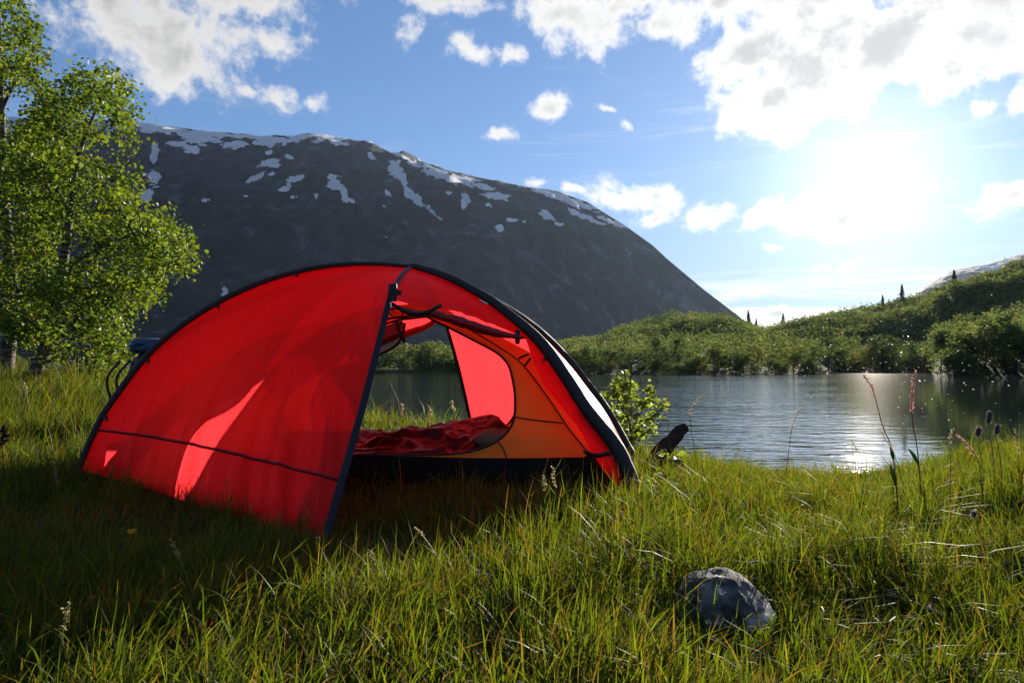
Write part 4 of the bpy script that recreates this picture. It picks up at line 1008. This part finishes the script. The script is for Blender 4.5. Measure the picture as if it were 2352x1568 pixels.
def grow(stems, tips, rng, step=.11, sag=.05):
    """stems: list of (points, r0, r1); tips joined to the nearest wood below them"""
    nodes, par, rad = [], [], []
    for pts, r0, r1, attach in stems:
        P = resample(pts, max(4, int(np.linalg.norm(np.diff(np.asarray(pts), axis=0), axis=1).sum() / step)))
        prev = -1
        if attach and nodes: prev = int(np.argmin(np.linalg.norm(np.array(nodes) - P[0], axis=1)))
        for k, p in enumerate(P):
            nodes.append(p); par.append(prev); prev = len(nodes) - 1; rad.append(r0 + (r1 - r0) * k / (len(P) - 1))
    N0 = len(nodes); arr = np.array(nodes)
    dist = [np.linalg.norm(arr - t, axis=1).min() for t in tips]; chains = []
    for ti in np.argsort(dist):
        t = tips[ti]; arr = np.array(nodes); dv = t - arr; L = np.linalg.norm(dv, axis=1)
        cost = L * (1 + .9 * np.clip(-dv[:, 2] / (L + 1e-6) + .1, 0, 2)); k = int(np.argmin(cost)); L = L[k]
        m = max(2, int(L / step)); mid = (arr[k] + t) / 2 + np.array([0, 0, .10 * L]) + rng.normal(size=3) * .07 * L
        q = resample([arr[k], mid, t], m + 1)[1:]; prev = k; ch = []
        for p in q: nodes.append(p); par.append(prev); rad.append(None); prev = len(nodes) - 1; ch.append(prev)
        chains.append(ch)
    n = len(nodes); cnt = np.zeros(n); child = np.zeros(n, int)
    for i_ in range(n):
        if par[i_] >= 0: child[par[i_]] += 1
    cnt[child == 0] = 1
    for i_ in range(n - 1, -1, -1):
        if par[i_] >= 0: cnt[par[i_]] += cnt[i_]
    R = np.array([r if r is not None else min(.0022 * math.sqrt(c + .6), .03) for r, c in zip(rad, cnt)])
    return np.array(nodes), np.array(par), R, chains

def wood_mesh(name, X, par, R, mat, k=6):
    idx = np.where(par >= 0)[0]; A, B = X[par[idx]], X[idx]; ra, rb = np.minimum(R[par[idx]], R[idx] * 1.8), R[idx]
    T = B - A; T /= np.linalg.norm(T, axis=1)[:, None] + 1e-9
    ref = np.where(np.abs(T[:, 2:3]) > .9, np.array([[1.0, 0, 0]]), np.array([[0, 0, 1.0]])); N_ = np.cross(T, ref); N_ /= np.linalg.norm(N_, axis=1)[:, None] + 1e-9; Bn = np.cross(T, N_)
    a = np.linspace(0, 2 * PI, k, endpoint=False); ring = np.cos(a)[None, :, None] * N_[:, None] + np.sin(a)[None, :, None] * Bn[:, None]
    V = np.concatenate([A[:, None] + ra[:, None, None] * ring, B[:, None] + rb[:, None, None] * ring], 1); n = len(idx); o_ = (np.arange(n) * 2 * k)[:, None]
    i_ = np.arange(k); j_ = (i_ + 1) % k
    F = np.stack([o_ + i_, o_ + j_, o_ + k + j_, o_ + k + i_], -1).reshape(-1, 4)
    return mesh_np(name, V.reshape(-1, 3), F, mat)

def inpoly(px, py, poly):
    poly = np.asarray(poly, float); c = np.zeros(len(px), bool); j = len(poly) - 1
    for i_ in range(len(poly)):
        xi, yi = poly[i_]; xj, yj = poly[j]
        c ^= ((yi > py) != (yj > py)) & (px < (xj - xi) * (py - yi) / (yj - yi + 1e-12) + xi); j = i_
    return c

def birch_bark():
    m, N = new_mat('birch_bark')
    co = N.n('ShaderNodeTexCoord').outputs['Object']
    mp = N.n('ShaderNodeMapping', {'Vector': co, 'Scale': (7, 7, 34)}).outputs[0]
    a = N.n('ShaderNodeTexNoise', {'Vector': mp, 'Scale': 1.0, 'Detail': 6.0, 'Roughness': .65}).outputs['Fac']
    c = N.mix(N.ss(a, .42, .58), (.025, .020, .018), (.15, .13, .115))
    p = N.n('ShaderNodeBsdfPrincipled', {'Base Color': c, 'Roughness': .75, 'Specular IOR Level': .25})
    N.link(N.n('ShaderNodeBump', {'Height': a, 'Strength': .5, 'Distance': .01}).outputs[0], p.inputs['Normal'])
    out(N, p.outputs[0]); return m
M['birch'] = birch_bark(); M['twig'] = plain('dark_twig', (.030, .022, .018), rough=.8, spec=.2)
BLC = 1.05 * np.array([(.075, .125, .018), (.095, .145, .020), (.060, .105, .020), (.115, .150, .026)])

def birch(label, stems, poly, depth, thick, ntips, nleaf, seed, size=.036, singles=280):
    rng = np.random.default_rng(seed); poly = np.array(poly, float)
    x0, y0 = poly.min(0); x1, y1 = poly.max(0); tips = []
    while len(tips) < ntips:
        px_, py_ = rng.uniform(x0, x1), rng.uniform(y0, y1)
        if not inpoly(np.array([px_]), np.array([py_]), poly)[0]: continue
        g = float(n2(np.array([px_ * .012]), np.array([py_ * .012]), 1.0, 2, seed)[0])
        if rng.random() > .74 + 1.9 * g: continue
        tips.append(at(px_, py_, depth + rng.normal(0, 1) * thick))
    X, par, R, chains = grow(stems, np.array(tips), rng)
    base = X[0]
    e = thing('birch_tree', label, 'tree', (base[0], base[1], base[2]))
    n_st = sum(1 for _ in ())
    main = R > .012
    idx = np.arange(len(X)); pm = np.where(main, par, -1); put('trunk', wood_mesh('trunk', X, np.where(main, par, -1), R, M['birch'], 9), e)
    put('branches', wood_mesh('branches', X, np.where(main, -1, par), R, M['twig'], 5), e)
    LP = []
    for ch in chains:
        c = X[ch[-min(len(ch), 5):]]; m_ = int(nleaf * rng.uniform(.6, 1.4))
        t = rng.uniform(0, 1, m_) ** .8; s_ = t * (len(c) - 1); i_ = np.minimum(s_.astype(int), len(c) - 2) if len(c) > 1 else np.zeros(m_, int)
        f = (s_ - i_)[:, None]; p = c[i_] * (1 - f) + c[np.minimum(i_ + 1, len(c) - 1)] * f
        LP.append(p + rng.normal(size=(m_, 3)) * np.array([.075, .075, .065]))
    LP = np.vstack(LP); n = len(LP); size_ = size * rng.uniform(.7, 1.25, n)
    tone = BLC[rng.integers(len(BLC), size=n)] * (1 + .25 * fbm(LP * 1.6, 2, seed + 3))[:, None] * rng.uniform(.8, 1.2, (n, 1))
    V, F = leaf_cloud(LP[singles:], size_[singles:], rng)
    c_ = put('crown', mesh_np('crown', V, F.reshape(-1, 3), M['leaf'], False, np.repeat(tone[singles:], 8, 0)), e); c_['kind'] = 'stuff'
    lm = [mesh_np('leaf', LT * .5, LF, M['leaf'], False, np.tile(BLC[k], (8, 1))) for k in range(len(BLC))]
    b, a, c = leaf_frames(singles, rng)
    for k in range(singles):
        o = bpy.data.objects.new('leaf', lm[k % len(lm)]); COL.objects.link(o); o.parent = e
        s2 = size_[k] * 2
        o.matrix_local = Matrix(((b[k, 0] * s2, a[k, 0] * s2, c[k, 0] * s2, LP[k, 0] - base[0]), (b[k, 1] * s2, a[k, 1] * s2, c[k, 1] * s2, LP[k, 1] - base[1]), (b[k, 2] * s2, a[k, 2] * s2, c[k, 2] * s2, LP[k, 2] - base[2]), (0, 0, 0, 1)))
    return e

dB = 8.3
def pxs(l, d): return [at(x, y, d + dd) for x, y, dd in l]
stemsB = [(pxs([(58, 905, 0), (72, 870, 0), (100, 815, .05), (122, 740, 0), (138, 650, -.05), (152, 560, 0), (163, 470, .05), (175, 380, 0), (205, 290, 0), (250, 190, .05)], dB), .085, .010, False),
          (pxs([(108, 800, 0), (150, 770, .2), (210, 735, .35), (290, 700, .3), (360, 650, .2)], dB), .032, .008, True),
          (pxs([(138, 650, 0), (180, 600, -.3), (250, 560, -.5), (330, 540, -.6), (420, 590, -.5)], dB), .026, .007, True),
          (pxs([(160, 500, 0), (200, 440, .3), (250, 400, .5), (310, 370, .5)], dB), .022, .006, True),
          (pxs([(128, 710, 0), (90, 650, .3), (40, 600, .5), (-30, 560, .6)], dB), .026, .007, True),
          (pxs([(160, 490, 0), (120, 420, -.3), (70, 370, -.4), (20, 330, -.4)], dB), .022, .006, True),
          (pxs([(90, 835, 0), (150, 820, .1), (210, 800, .2), (270, 770, .2)], dB), .024, .006, True)]
polyB = [(262, 150), (300, 190), (325, 240), (300, 275), (345, 305), (355, 330), (315, 350), (335, 400), (325, 440), (375, 470), (400, 510), (440, 545), (468, 600), (430, 650), (400, 640), (385, 700), (392, 750), (330, 790), (290, 840), (250, 905), (205, 930), (150, 915), (120, 860), (110, 815), (40, 790), (-40, 700), (-60, 560), (-50, 420), (0, 330), (60, 290), (105, 235), (160, 150), (215, 175)]
birch('leaning birch with a curved trunk and spreading crown just left of the tent', stemsB, polyB, dB, .6, 730, 33, 301, size=.047)
dA = 9.3
stemsA = [(pxs([(12, 905, 0), (14, 850, 0), (22, 770, 0), (30, 690, 0), (18, 560, 0), (8, 420, 0), (4, 280, 0), (0, 130, 0), (-5, -40, 0)], dA), .10, .02, False),
          (pxs([(10, 440, 0), (50, 380, .2), (90, 330, .3)], dA), .025, .007, True), (pxs([(4, 250, 0), (40, 180, -.2), (80, 110, -.3)], dA), .025, .007, True),
          (pxs([(30, 690, 0), (70, 640, .3), (110, 610, .4)], dA), .025, .007, True)]
polyA = [(-90, -60), (60, -60), (55, 20), (90, 60), (118, 105), (95, 150), (135, 215), (120, 265), (150, 330), (165, 420), (150, 520), (170, 620), (140, 720), (90, 800), (20, 830), (-60, 800), (-110, 500), (-120, 200)]
birch('tall upright birch at the left edge of the picture, behind the leaning one', stemsA, polyA, dA, .75, 620, 33, 302, size=.050)

# ------------------------------------------------------------------ young bush beside the tent
def leafy_bush(name, label, cat, stems, tips, nleaf, size, seed, col=(.11, .17, .025)):
    rng = np.random.default_rng(seed); X, par, R, chains = grow(stems, np.array(tips), rng, step=.05)
    base = X[0]; e = thing(name, label, cat, tuple(base))
    put('stem', wood_mesh('stem', X, par, np.minimum(R, .008), M['twig'], 5), e)
    lm = [mesh_np('leaf', LT * 1.0, LF, M['leaf'], False, np.tile(np.array(col) * f, (8, 1))) for f in (.8, 1.0, 1.25)]
    k = 0; extra = []
    for ch in chains:
        c = X[ch]
        for q in range(nleaf):
            p = c[rng.integers(max(0, len(c) - 8), len(c))] + rng.normal(size=3) * .016
            b, a, cc = leaf_frames(1, rng, .25, (p - X[par[ch[0]]])[None] * 4); b, a, cc = b[0], a[0], cc[0]
            s2 = size * rng.uniform(.65, 1.2)
            if rng.random() > 290 / max(290, len(chains) * nleaf):
                extra.append(p + s2 * (LT[:, 0:1] * b + LT[:, 1:2] * a + LT[:, 2:3] * cc)); continue
            o = bpy.data.objects.new('leaf', lm[k % 3]); COL.objects.link(o); o.parent = e; k += 1
            d = p - base; o.matrix_local = Matrix(((b[0] * s2, a[0] * s2, cc[0] * s2, d[0]), (b[1] * s2, a[1] * s2, cc[1] * s2, d[1]), (b[2] * s2, a[2] * s2, cc[2] * s2, d[2]), (0, 0, 0, 1)))
    if extra:
        V = np.vstack(extra); n = len(extra)
        put('foliage', mesh_np('foliage', V, ((np.arange(n) * 8)[:, None, None] + LF[None]).reshape(-1, 3), M['leaf'], False, np.repeat(np.array(col) * rng.uniform(.75, 1.25, (n, 1)), 8, 0)), e)['kind'] = 'stuff'
    return e
dS = 4.75
rng = np.random.default_rng(44)
stS = [(pxs([(1452, 1030, 0), (1446, 960, 0), (1440, 900, 0), (1434, 850, 0)], dS), .008, .003, False), (pxs([(1450, 990, 0), (1475, 940, .1), (1492, 890, .1)], dS), .005, .002, True),
       (pxs([(1447, 970, 0), (1420, 920, -.1), (1402, 880, -.1)], dS), .005, .002, True), (pxs([(1450, 1000, 0), (1490, 960, .1), (1518, 925, .15)], dS), .005, .002, True)]
tpS = [at(x, y, dS + rng.normal(0, .12)) for x, y in [(1436, 856), (1430, 880), (1448, 885), (1408, 885), (1395, 905), (1420, 905), (1462, 905), (1490, 895), (1480, 925), (1500, 920), (1522, 925), (1515, 945), (1440, 930), (1410, 935), (1400, 955), (1430, 960), (1465, 955), (1490, 965), (1420, 985), (1455, 985), (1480, 995), (1435, 1010), (1405, 990), (1500, 985), (1445, 910), (1470, 930), (1452, 1005), (1415, 1010)]]
leafy_bush('young_bush', 'young leafy bush beside the right end of the tent above the lake', 'bush', stS, tpS, 34, .036, 45, (.17, .24, .045))
for (x, y, d, lab) in ((1520, 1090, 3.55, 'small broad leaved seedling in the grass below the stump'), (1510, 1140, 3.2, 'low broad leaved sprig in the grass right of the front tent pole')):
    b0 = at(x, y, d); b0[2] = float(ground_z(b0[0], d)); top = at(x + 6, y - 42, d)
    leafy_bush('seedling', lab, 'plant', [([b0, (b0 + top) / 2 + np.array([.01, 0, 0]), top], .003, .0015, False)], [top + rng.normal(size=3) * .03 for _ in range(4)], 4, .04, int(x))

# ------------------------------------------------------------------ single stalks and flowers
M['stalk'] = thin('green_stalk', (.12, .15, .04), trans=.25, rough=.5)
M['red_stalk'] = thin('red_sorrel_stalk', (.22, .045, .040), trans=.3, rough=.5)
M['sorrel'] = thin('sorrel_seed', (.42, .20, .18), trans=.5, rough=.6)
M['straw'] = thin('straw_seed', (.38, .30, .15), trans=.5, rough=.6)
M['dark_head'] = plain('dark_purple_head', (.035, .018, .022), rough=.9)
M['fluff'] = thin('pale_awn', (.55, .48, .46), trans=.5, rough=.6)
M['petal'] = thin('yellow_petal', (.75, .50, .02), trans=.45, rough=.35)
M['green_leaf'] = thin('sorrel_leaf', (.07, .15, .03), trans=.45, rough=.35)

def stalk(name, label, cat, pts, head, n_head, hr, mats, group=None, leaf=None, seed=0, sr=.0016):
    """pts: photo points root to tip with depth; head: share of the stalk that carries the head"""
    rng = np.random.default_rng(seed); P = np.array([at(*p) for p in pts]); g = float(ground_z(P[0, 0], P[0, 1]))
    P = np.vstack([[P[0, 0], P[0, 1], min(g, P[0, 2]) - .01], P[1:]]) if P[0, 2] > g else P
    Q = resample(P, 40); e = thing(name, label, cat, tuple(Q[0]), group)
    V, F = tube(Q, np.linspace(sr * 1.3, sr * .6, 40), 5); put('stem', mesh_np('stem', V, F, mats[0]), e)
    k0 = int(40 * (1 - head)); H = Q[k0:]
    s = rng.uniform(0, len(H) - 1.001, n_head); i_ = s.astype(int); f = (s - i_)[:, None]; C = H[i_] * (1 - f) + H[i_ + 1] * f
    prof = np.sin(PI * np.clip(.12 + .88 * s / len(H), 0, 1)) ** .6
    C = C + rng.normal(size=C.shape) * (hr * .45 * prof)[:, None]
    V, F = leaf_cloud(C, hr * rng.uniform(.6, 1.2, n_head), rng, -.5)
    put('seed_head', mesh_np('seed_head', V, F.reshape(-1, 3), mats[1], False), e)
    for (ti, dx, dz, sz) in (leaf or []):
        p = Q[int(ti * 39)]; tp = p + np.array([dx, -.01, dz]); c = resample([p, (p + tp) / 2 + np.array([0, 0, .01]), tp], 8)
        V, F = ribbon(c, sz * np.sin(np.linspace(.25, PI - .05, 8)), side=(1, -.4, -dx / (dz + 1e-3) * .5), lift=.0004); put('leaf', mesh_np('leaf', V, F, M['green_leaf']), e)
    return e
SR = (M['red_stalk'], M['sorrel'])
stalk('sorrel_stalk', 'red sorrel stalk bending left, left one of the two tall ones at the lake', 'plant', [(2062, 1105, 2.75), (2050, 1040, 2.75), (2028, 980, 2.75), (2012, 920, 2.75), (2003, 890, 2.75), (1983, 861, 2.75)], .2, 90, .008, SR, leaf=[(.2, -.03, .09, .018), (.36, -.02, .06, .014)], seed=1, sr=.0022)
stalk('sorrel_stalk', 'tall straight red sorrel stalk, right one of the two tall ones at the lake', 'plant', [(2118, 1100, 2.7), (2108, 1040, 2.7), (2098, 980, 2.7), (2094, 930, 2.7), (2097, 890, 2.7), (2102, 852, 2.7)], .3, 110, .008, SR, leaf=[(.35, -.05, .07, .014)], seed=2, sr=.0022)
stalk('sorrel_stalk', 'short red sorrel stalk leaning left in the grass below the dark heads', 'plant', [(2258, 1120, 2.5), (2250, 1070, 2.5), (2225, 1025, 2.5), (2195, 1000, 2.5)], .35, 60, .007, SR, seed=3)
stalk('sorrel_stalk', 'fallen dark red seed stalk in the shaded foreground grass', 'plant', [(360, 1500, 1.32), (400, 1487, 1.32), (450, 1455, 1.33), (485, 1428, 1.34)], .8, 120, .006, (M['red_stalk'], thin('dark_red_seed', (.22, .03, .025), trans=.3)), seed=4)
for k, (x, y, d, hh, lab) in enumerate(((2272, 958, 2.6, 26, 'tallest furry dark grass head at the right lake edge'), (2247, 991, 2.6, 20, 'furry dark grass head low and left of the tallest one'), (2290, 986, 2.6, 22, 'furry dark grass head low and right of the tallest one'), (2134, 1400, 1.5, 14, 'small furry dark grass head in the right foreground'), (2237, 1180, 2.2, 16, 'furry dark grass head in the shaded grass at right'))):
    top = at(x + 2, y - hh / 2 * 1.0, d); bot = at(x - 2, y + hh / 2, d); root = np.array([bot[0] + .01, d, float(ground_z(bot[0], d)) - .01])
    e = thing('foxtail_stalk', lab, 'plant', tuple(root))
    V, F = tube(resample([root, (root + bot) / 2 + np.array([.012, 0, 0]), bot], 14), .0014, 5); put('stem', mesh_np('stem', V, F, M['stalk']), e)
    H = resample([bot, top], 10); V, F = tube(H, .0085 * (d / 2.6) * np.array([.35, .8, 1, 1, 1, 1, 1, .95, .75, .3]), 9, 1.0, k, .0015); hd_ = put('seed_head', mesh_np('seed_head', V, F, M['dark_head']), e)
    r2 = np.random.default_rng(k + 70); C = H[r2.integers(0, 9, 160)] + r2.normal(size=(160, 3)) * .002; dd = r2.normal(size=(160, 3)); dd /= np.linalg.norm(dd, axis=1)[:, None]; r_ = .0085 * d / 2.6
    V = np.stack([C + dd * r_ * .9 + np.cross(dd, [0, 0, 1]) * .0006, C + dd * r_ * .9 - np.cross(dd, [0, 0, 1]) * .0006, C + dd * r_ * 1.6 + np.array([0, 0, .002])], 1).reshape(-1, 3)
    put('awns', mesh_np('awns', V, np.arange(480).reshape(-1, 3), M['fluff'], False), hd_)['kind'] = 'stuff'
ST = (M['stalk'], M['straw'])
GS = [([(470, 1440, 1.45), (445, 1370, 1.45), (420, 1300, 1.45), (394, 1238, 1.45)], .2, 'pale grass stalk with a drooping seed head in the dark left foreground'),
      ([(136, 1560, 1.2), (142, 1480, 1.2), (150, 1420, 1.2), (158, 1382, 1.2)], .4, 'straw coloured grass head standing in the dark lower left corner'),
      ([(1030, 1330, 1.65), (1010, 1290, 1.65), (975, 1235, 1.65), (957, 1214, 1.65)], .15, 'thin pale stalk leaning left in front of the tent opening'),
      ([(880, 1340, 1.7), (862, 1300, 1.7), (850, 1262, 1.7)], .35, 'short green grass head at the shadow edge before the tent'),
      ([(1255, 1180, 2.3), (1252, 1130, 2.3), (1249, 1090, 2.3)], .3, 'grass head, left one of the pair before the inner tent'),
      ([(1280, 1180, 2.3), (1274, 1120, 2.3), (1268, 1072, 2.3)], .3, 'grass head, taller right one of the pair before the inner tent'),
      ([(1605, 1010, 4.2), (1585, 960, 4.2), (1598, 925, 4.2), (1612, 908, 4.2)], .35, 'feathery grass stalk leaning right above the dark stump'),
      ([(1545, 1000, 4.5), (1530, 950, 4.5), (1516, 918, 4.5)], .3, 'grass stalk with small head between bush and stump'),
      ([(2000, 1105, 2.9), (1980, 1060, 2.9), (1966, 1030, 2.9), (1955, 1010, 2.9)], .3, 'thin branching stalk at the lake edge left of the sorrel'),
      ([(1800, 1040, 4.0), (1818, 990, 4.0), (1832, 950, 4.0), (1840, 938, 4.0)], .3, 'thin dark stalk against the sun glitter on the lake'),
      ([(2090, 1110, 2.6), (2060, 1060, 2.6), (2035, 1010, 2.6), (2020, 985, 2.6)], .3, 'leaning grass stalk crossing between the two sorrels'),
      ([(2180, 1090, 2.6), (2183, 1040, 2.6), (2180, 1010, 2.6), (2190, 985, 2.6)], .2, 'upright thin stalk between sorrel and dark furry heads'),
      ([(2345, 1090, 2.4), (2338, 1030, 2.4), (2330, 985, 2.4)], .3, 'grass stalk at the far right edge of the picture'),
      ([(70, 1010, 4.6), (64, 930, 4.6), (58, 880, 4.6)], .25, 'tall grass stalk in the sunlit meadow below the birches'),
      ([(905, 985, 4.9), (922, 950, 4.9), (925, 928, 4.9)], .3, 'grass stalk behind the tent, left of three seen through the door'),
      ([(985, 985, 4.9), (990, 950, 4.9), (984, 930, 4.9)], .3, 'grass stalk behind the tent, middle of three seen through the door'),
      ([(1050, 985, 4.9), (1042, 940, 4.9), (1036, 920, 4.9)], .3, 'grass stalk behind the tent, right of three seen through the door'),
      ([(135, 1210, 2.6), (133, 1130, 2.6), (125, 1070, 2.6)], .3, 'pale thin stalk in the shade beside the left tent pole')]
for k, (pts, hd_, lab_) in enumerate(GS): stalk('grass_stalk', lab_, 'grass stalk', pts, hd_, 46, .006 * max(.8, pts[0][2] / 2.4), ST, seed=20 + k, sr=.0011 * max(1, pts[0][2] / 2.2))
e = stalk('dead_flower', 'dark withered flower head at the left edge of the picture', 'plant', [(5, 1200, 2.6), (8, 1090, 2.6), (6, 1040, 2.6), (8, 985, 2.6)], .2, 60, .016, (M['dark_head'], M['dark_head']), seed=50)
def buttercup(x, y, d, r, lab, nod=.2):
    c = at(x, y, d); root = np.array([c[0] + .01, d, float(ground_z(c[0], d)) - .01]); e = thing('buttercup', lab, 'flower', tuple(root))
    V, F = tube(resample([root, (root + c) / 2 + np.array([-.012, 0, .0]), c], 14), .0012, 5); put('stem', mesh_np('stem', V, F, M['stalk']), e)
    for k in range(5):
        a = 2 * PI * k / 5 + .3; u = np.linspace(-1, 1, 5)[None, :, None]; v = np.linspace(0, 1, 6)[:, None, None]
        dr = np.array([math.cos(a), math.sin(a), 0]); tn = np.array([-math.sin(a), math.cos(a), 0])
        S = c + dr * (r * (v ** .8) * .8) + tn * (u * r * .55 * np.sin(PI * (.15 + .72 * v))) + np.array([0, 0, 1]) * (r * .75 * v ** 1.6 + .1 * r * u ** 2) 
        sheet('petal', S, M['petal'], e)
    V, F = superell(tuple(c + np.array([0, 0, r * .2])), (r * .25, r * .25, r * .22), 1, 1, 3, .1, (8, 12)); put('flower_centre', mesh_np('flower_centre', V, F, M['straw']), e)
buttercup(303, 1226, 2.0, .016, 'yellow buttercup standing in the tent shadow below the red panel')
buttercup(209, 1377, 1.5, .010, 'small yellow buttercup in the dark grass at lower left')
buttercup(86, 902, 6.8, .016, 'yellow buttercup in the sunny meadow under the birches')
buttercup(117, 945, 5.2, .010, 'tiny yellow buttercup in the sunny meadow left of the tent')
# withered dock leaf
p0 = at(1212, 1385, 1.55); p1 = at(1216, 1345, 1.55); S = coons(resample([p0, p1], 12) + np.array([-.0, 0, 0]), resample([p0, p1], 12), np.repeat(p0[None], 7, 0), np.repeat(p1[None], 7, 0))
u = np.linspace(0, 1, 12)[None]; v = np.linspace(-1, 1, 7)[:, None]; S = S + (np.sin(PI * u ** .8) * v * .013)[..., None] * np.array([1, -.25, .1]) + (.006 * np.abs(v) * np.sin(PI * u))[..., None] * np.array([0, -1, 0])
dl = sheet('dock_leaf', S, thin('rusty_leaf', (.22, .13, .03), trans=.5, tc=(.45, .25, .04), hue=60), None); tag(dl, 'upright yellow brown withered leaf in the foreground grass', 'leaf')

# ------------------------------------------------------------------ midges dancing in the sunlight
rng = np.random.default_rng(77); n = 150
mx = rng.normal(2080, 150, n); my = rng.normal(830, 95, n); md = rng.uniform(2.6, 7.5, n)
C = np.array([at(x, y, d) for x, y, d in zip(mx, my, md)])
V, F = quads_at(np.repeat(C, 2, 0), .0066 * np.repeat(md / 3.2, 2) * rng.uniform(.6, 1.3, 2 * n), rng, .8)
parts = [(V, F)] + [tube(np.array([c - np.array([.0016, 0, 0]), c, c + np.array([.0018, 0, .0006])]) , [.0004, .0008, .0003], 4) for c in C]
V, F = join(parts)
mg = put('midges', mesh_np('midges', V, F, thin('pale_insect_wing', (.8, .78, .72), trans=.5, rough=.25, spec=.8), False)); mg['kind'] = 'stuff'; tag(mg, 'swarm of midges catching the sun over the lake', 'insects')

# ------------------------------------------------------------------ air
M_h, N_ = new_mat('valley_haze')
pv = N_.n('ShaderNodeVolumePrincipled', {'Color': (.55, .72, 1.0, 1), 'Density': .000019, 'Anisotropy': .40})
N_.link(pv.outputs[0], N_.n('ShaderNodeOutputMaterial').inputs['Volume'])
bm = bmesh.new(); bmesh.ops.create_cube(bm, size=1.0)
for v in bm.verts: v.co = Vector((v.co.x * 9600, 1860 + v.co.y * 4000, -12 + (v.co.z + .5) * 1100))
me = bpy.data.meshes.new('haze'); bm.to_mesh(me); bm.free(); me.materials.append(M_h)
hz = put('haze', me); hz['kind'] = 'stuff'; tag(hz, 'thin bluish haze filling the valley air', 'haze')
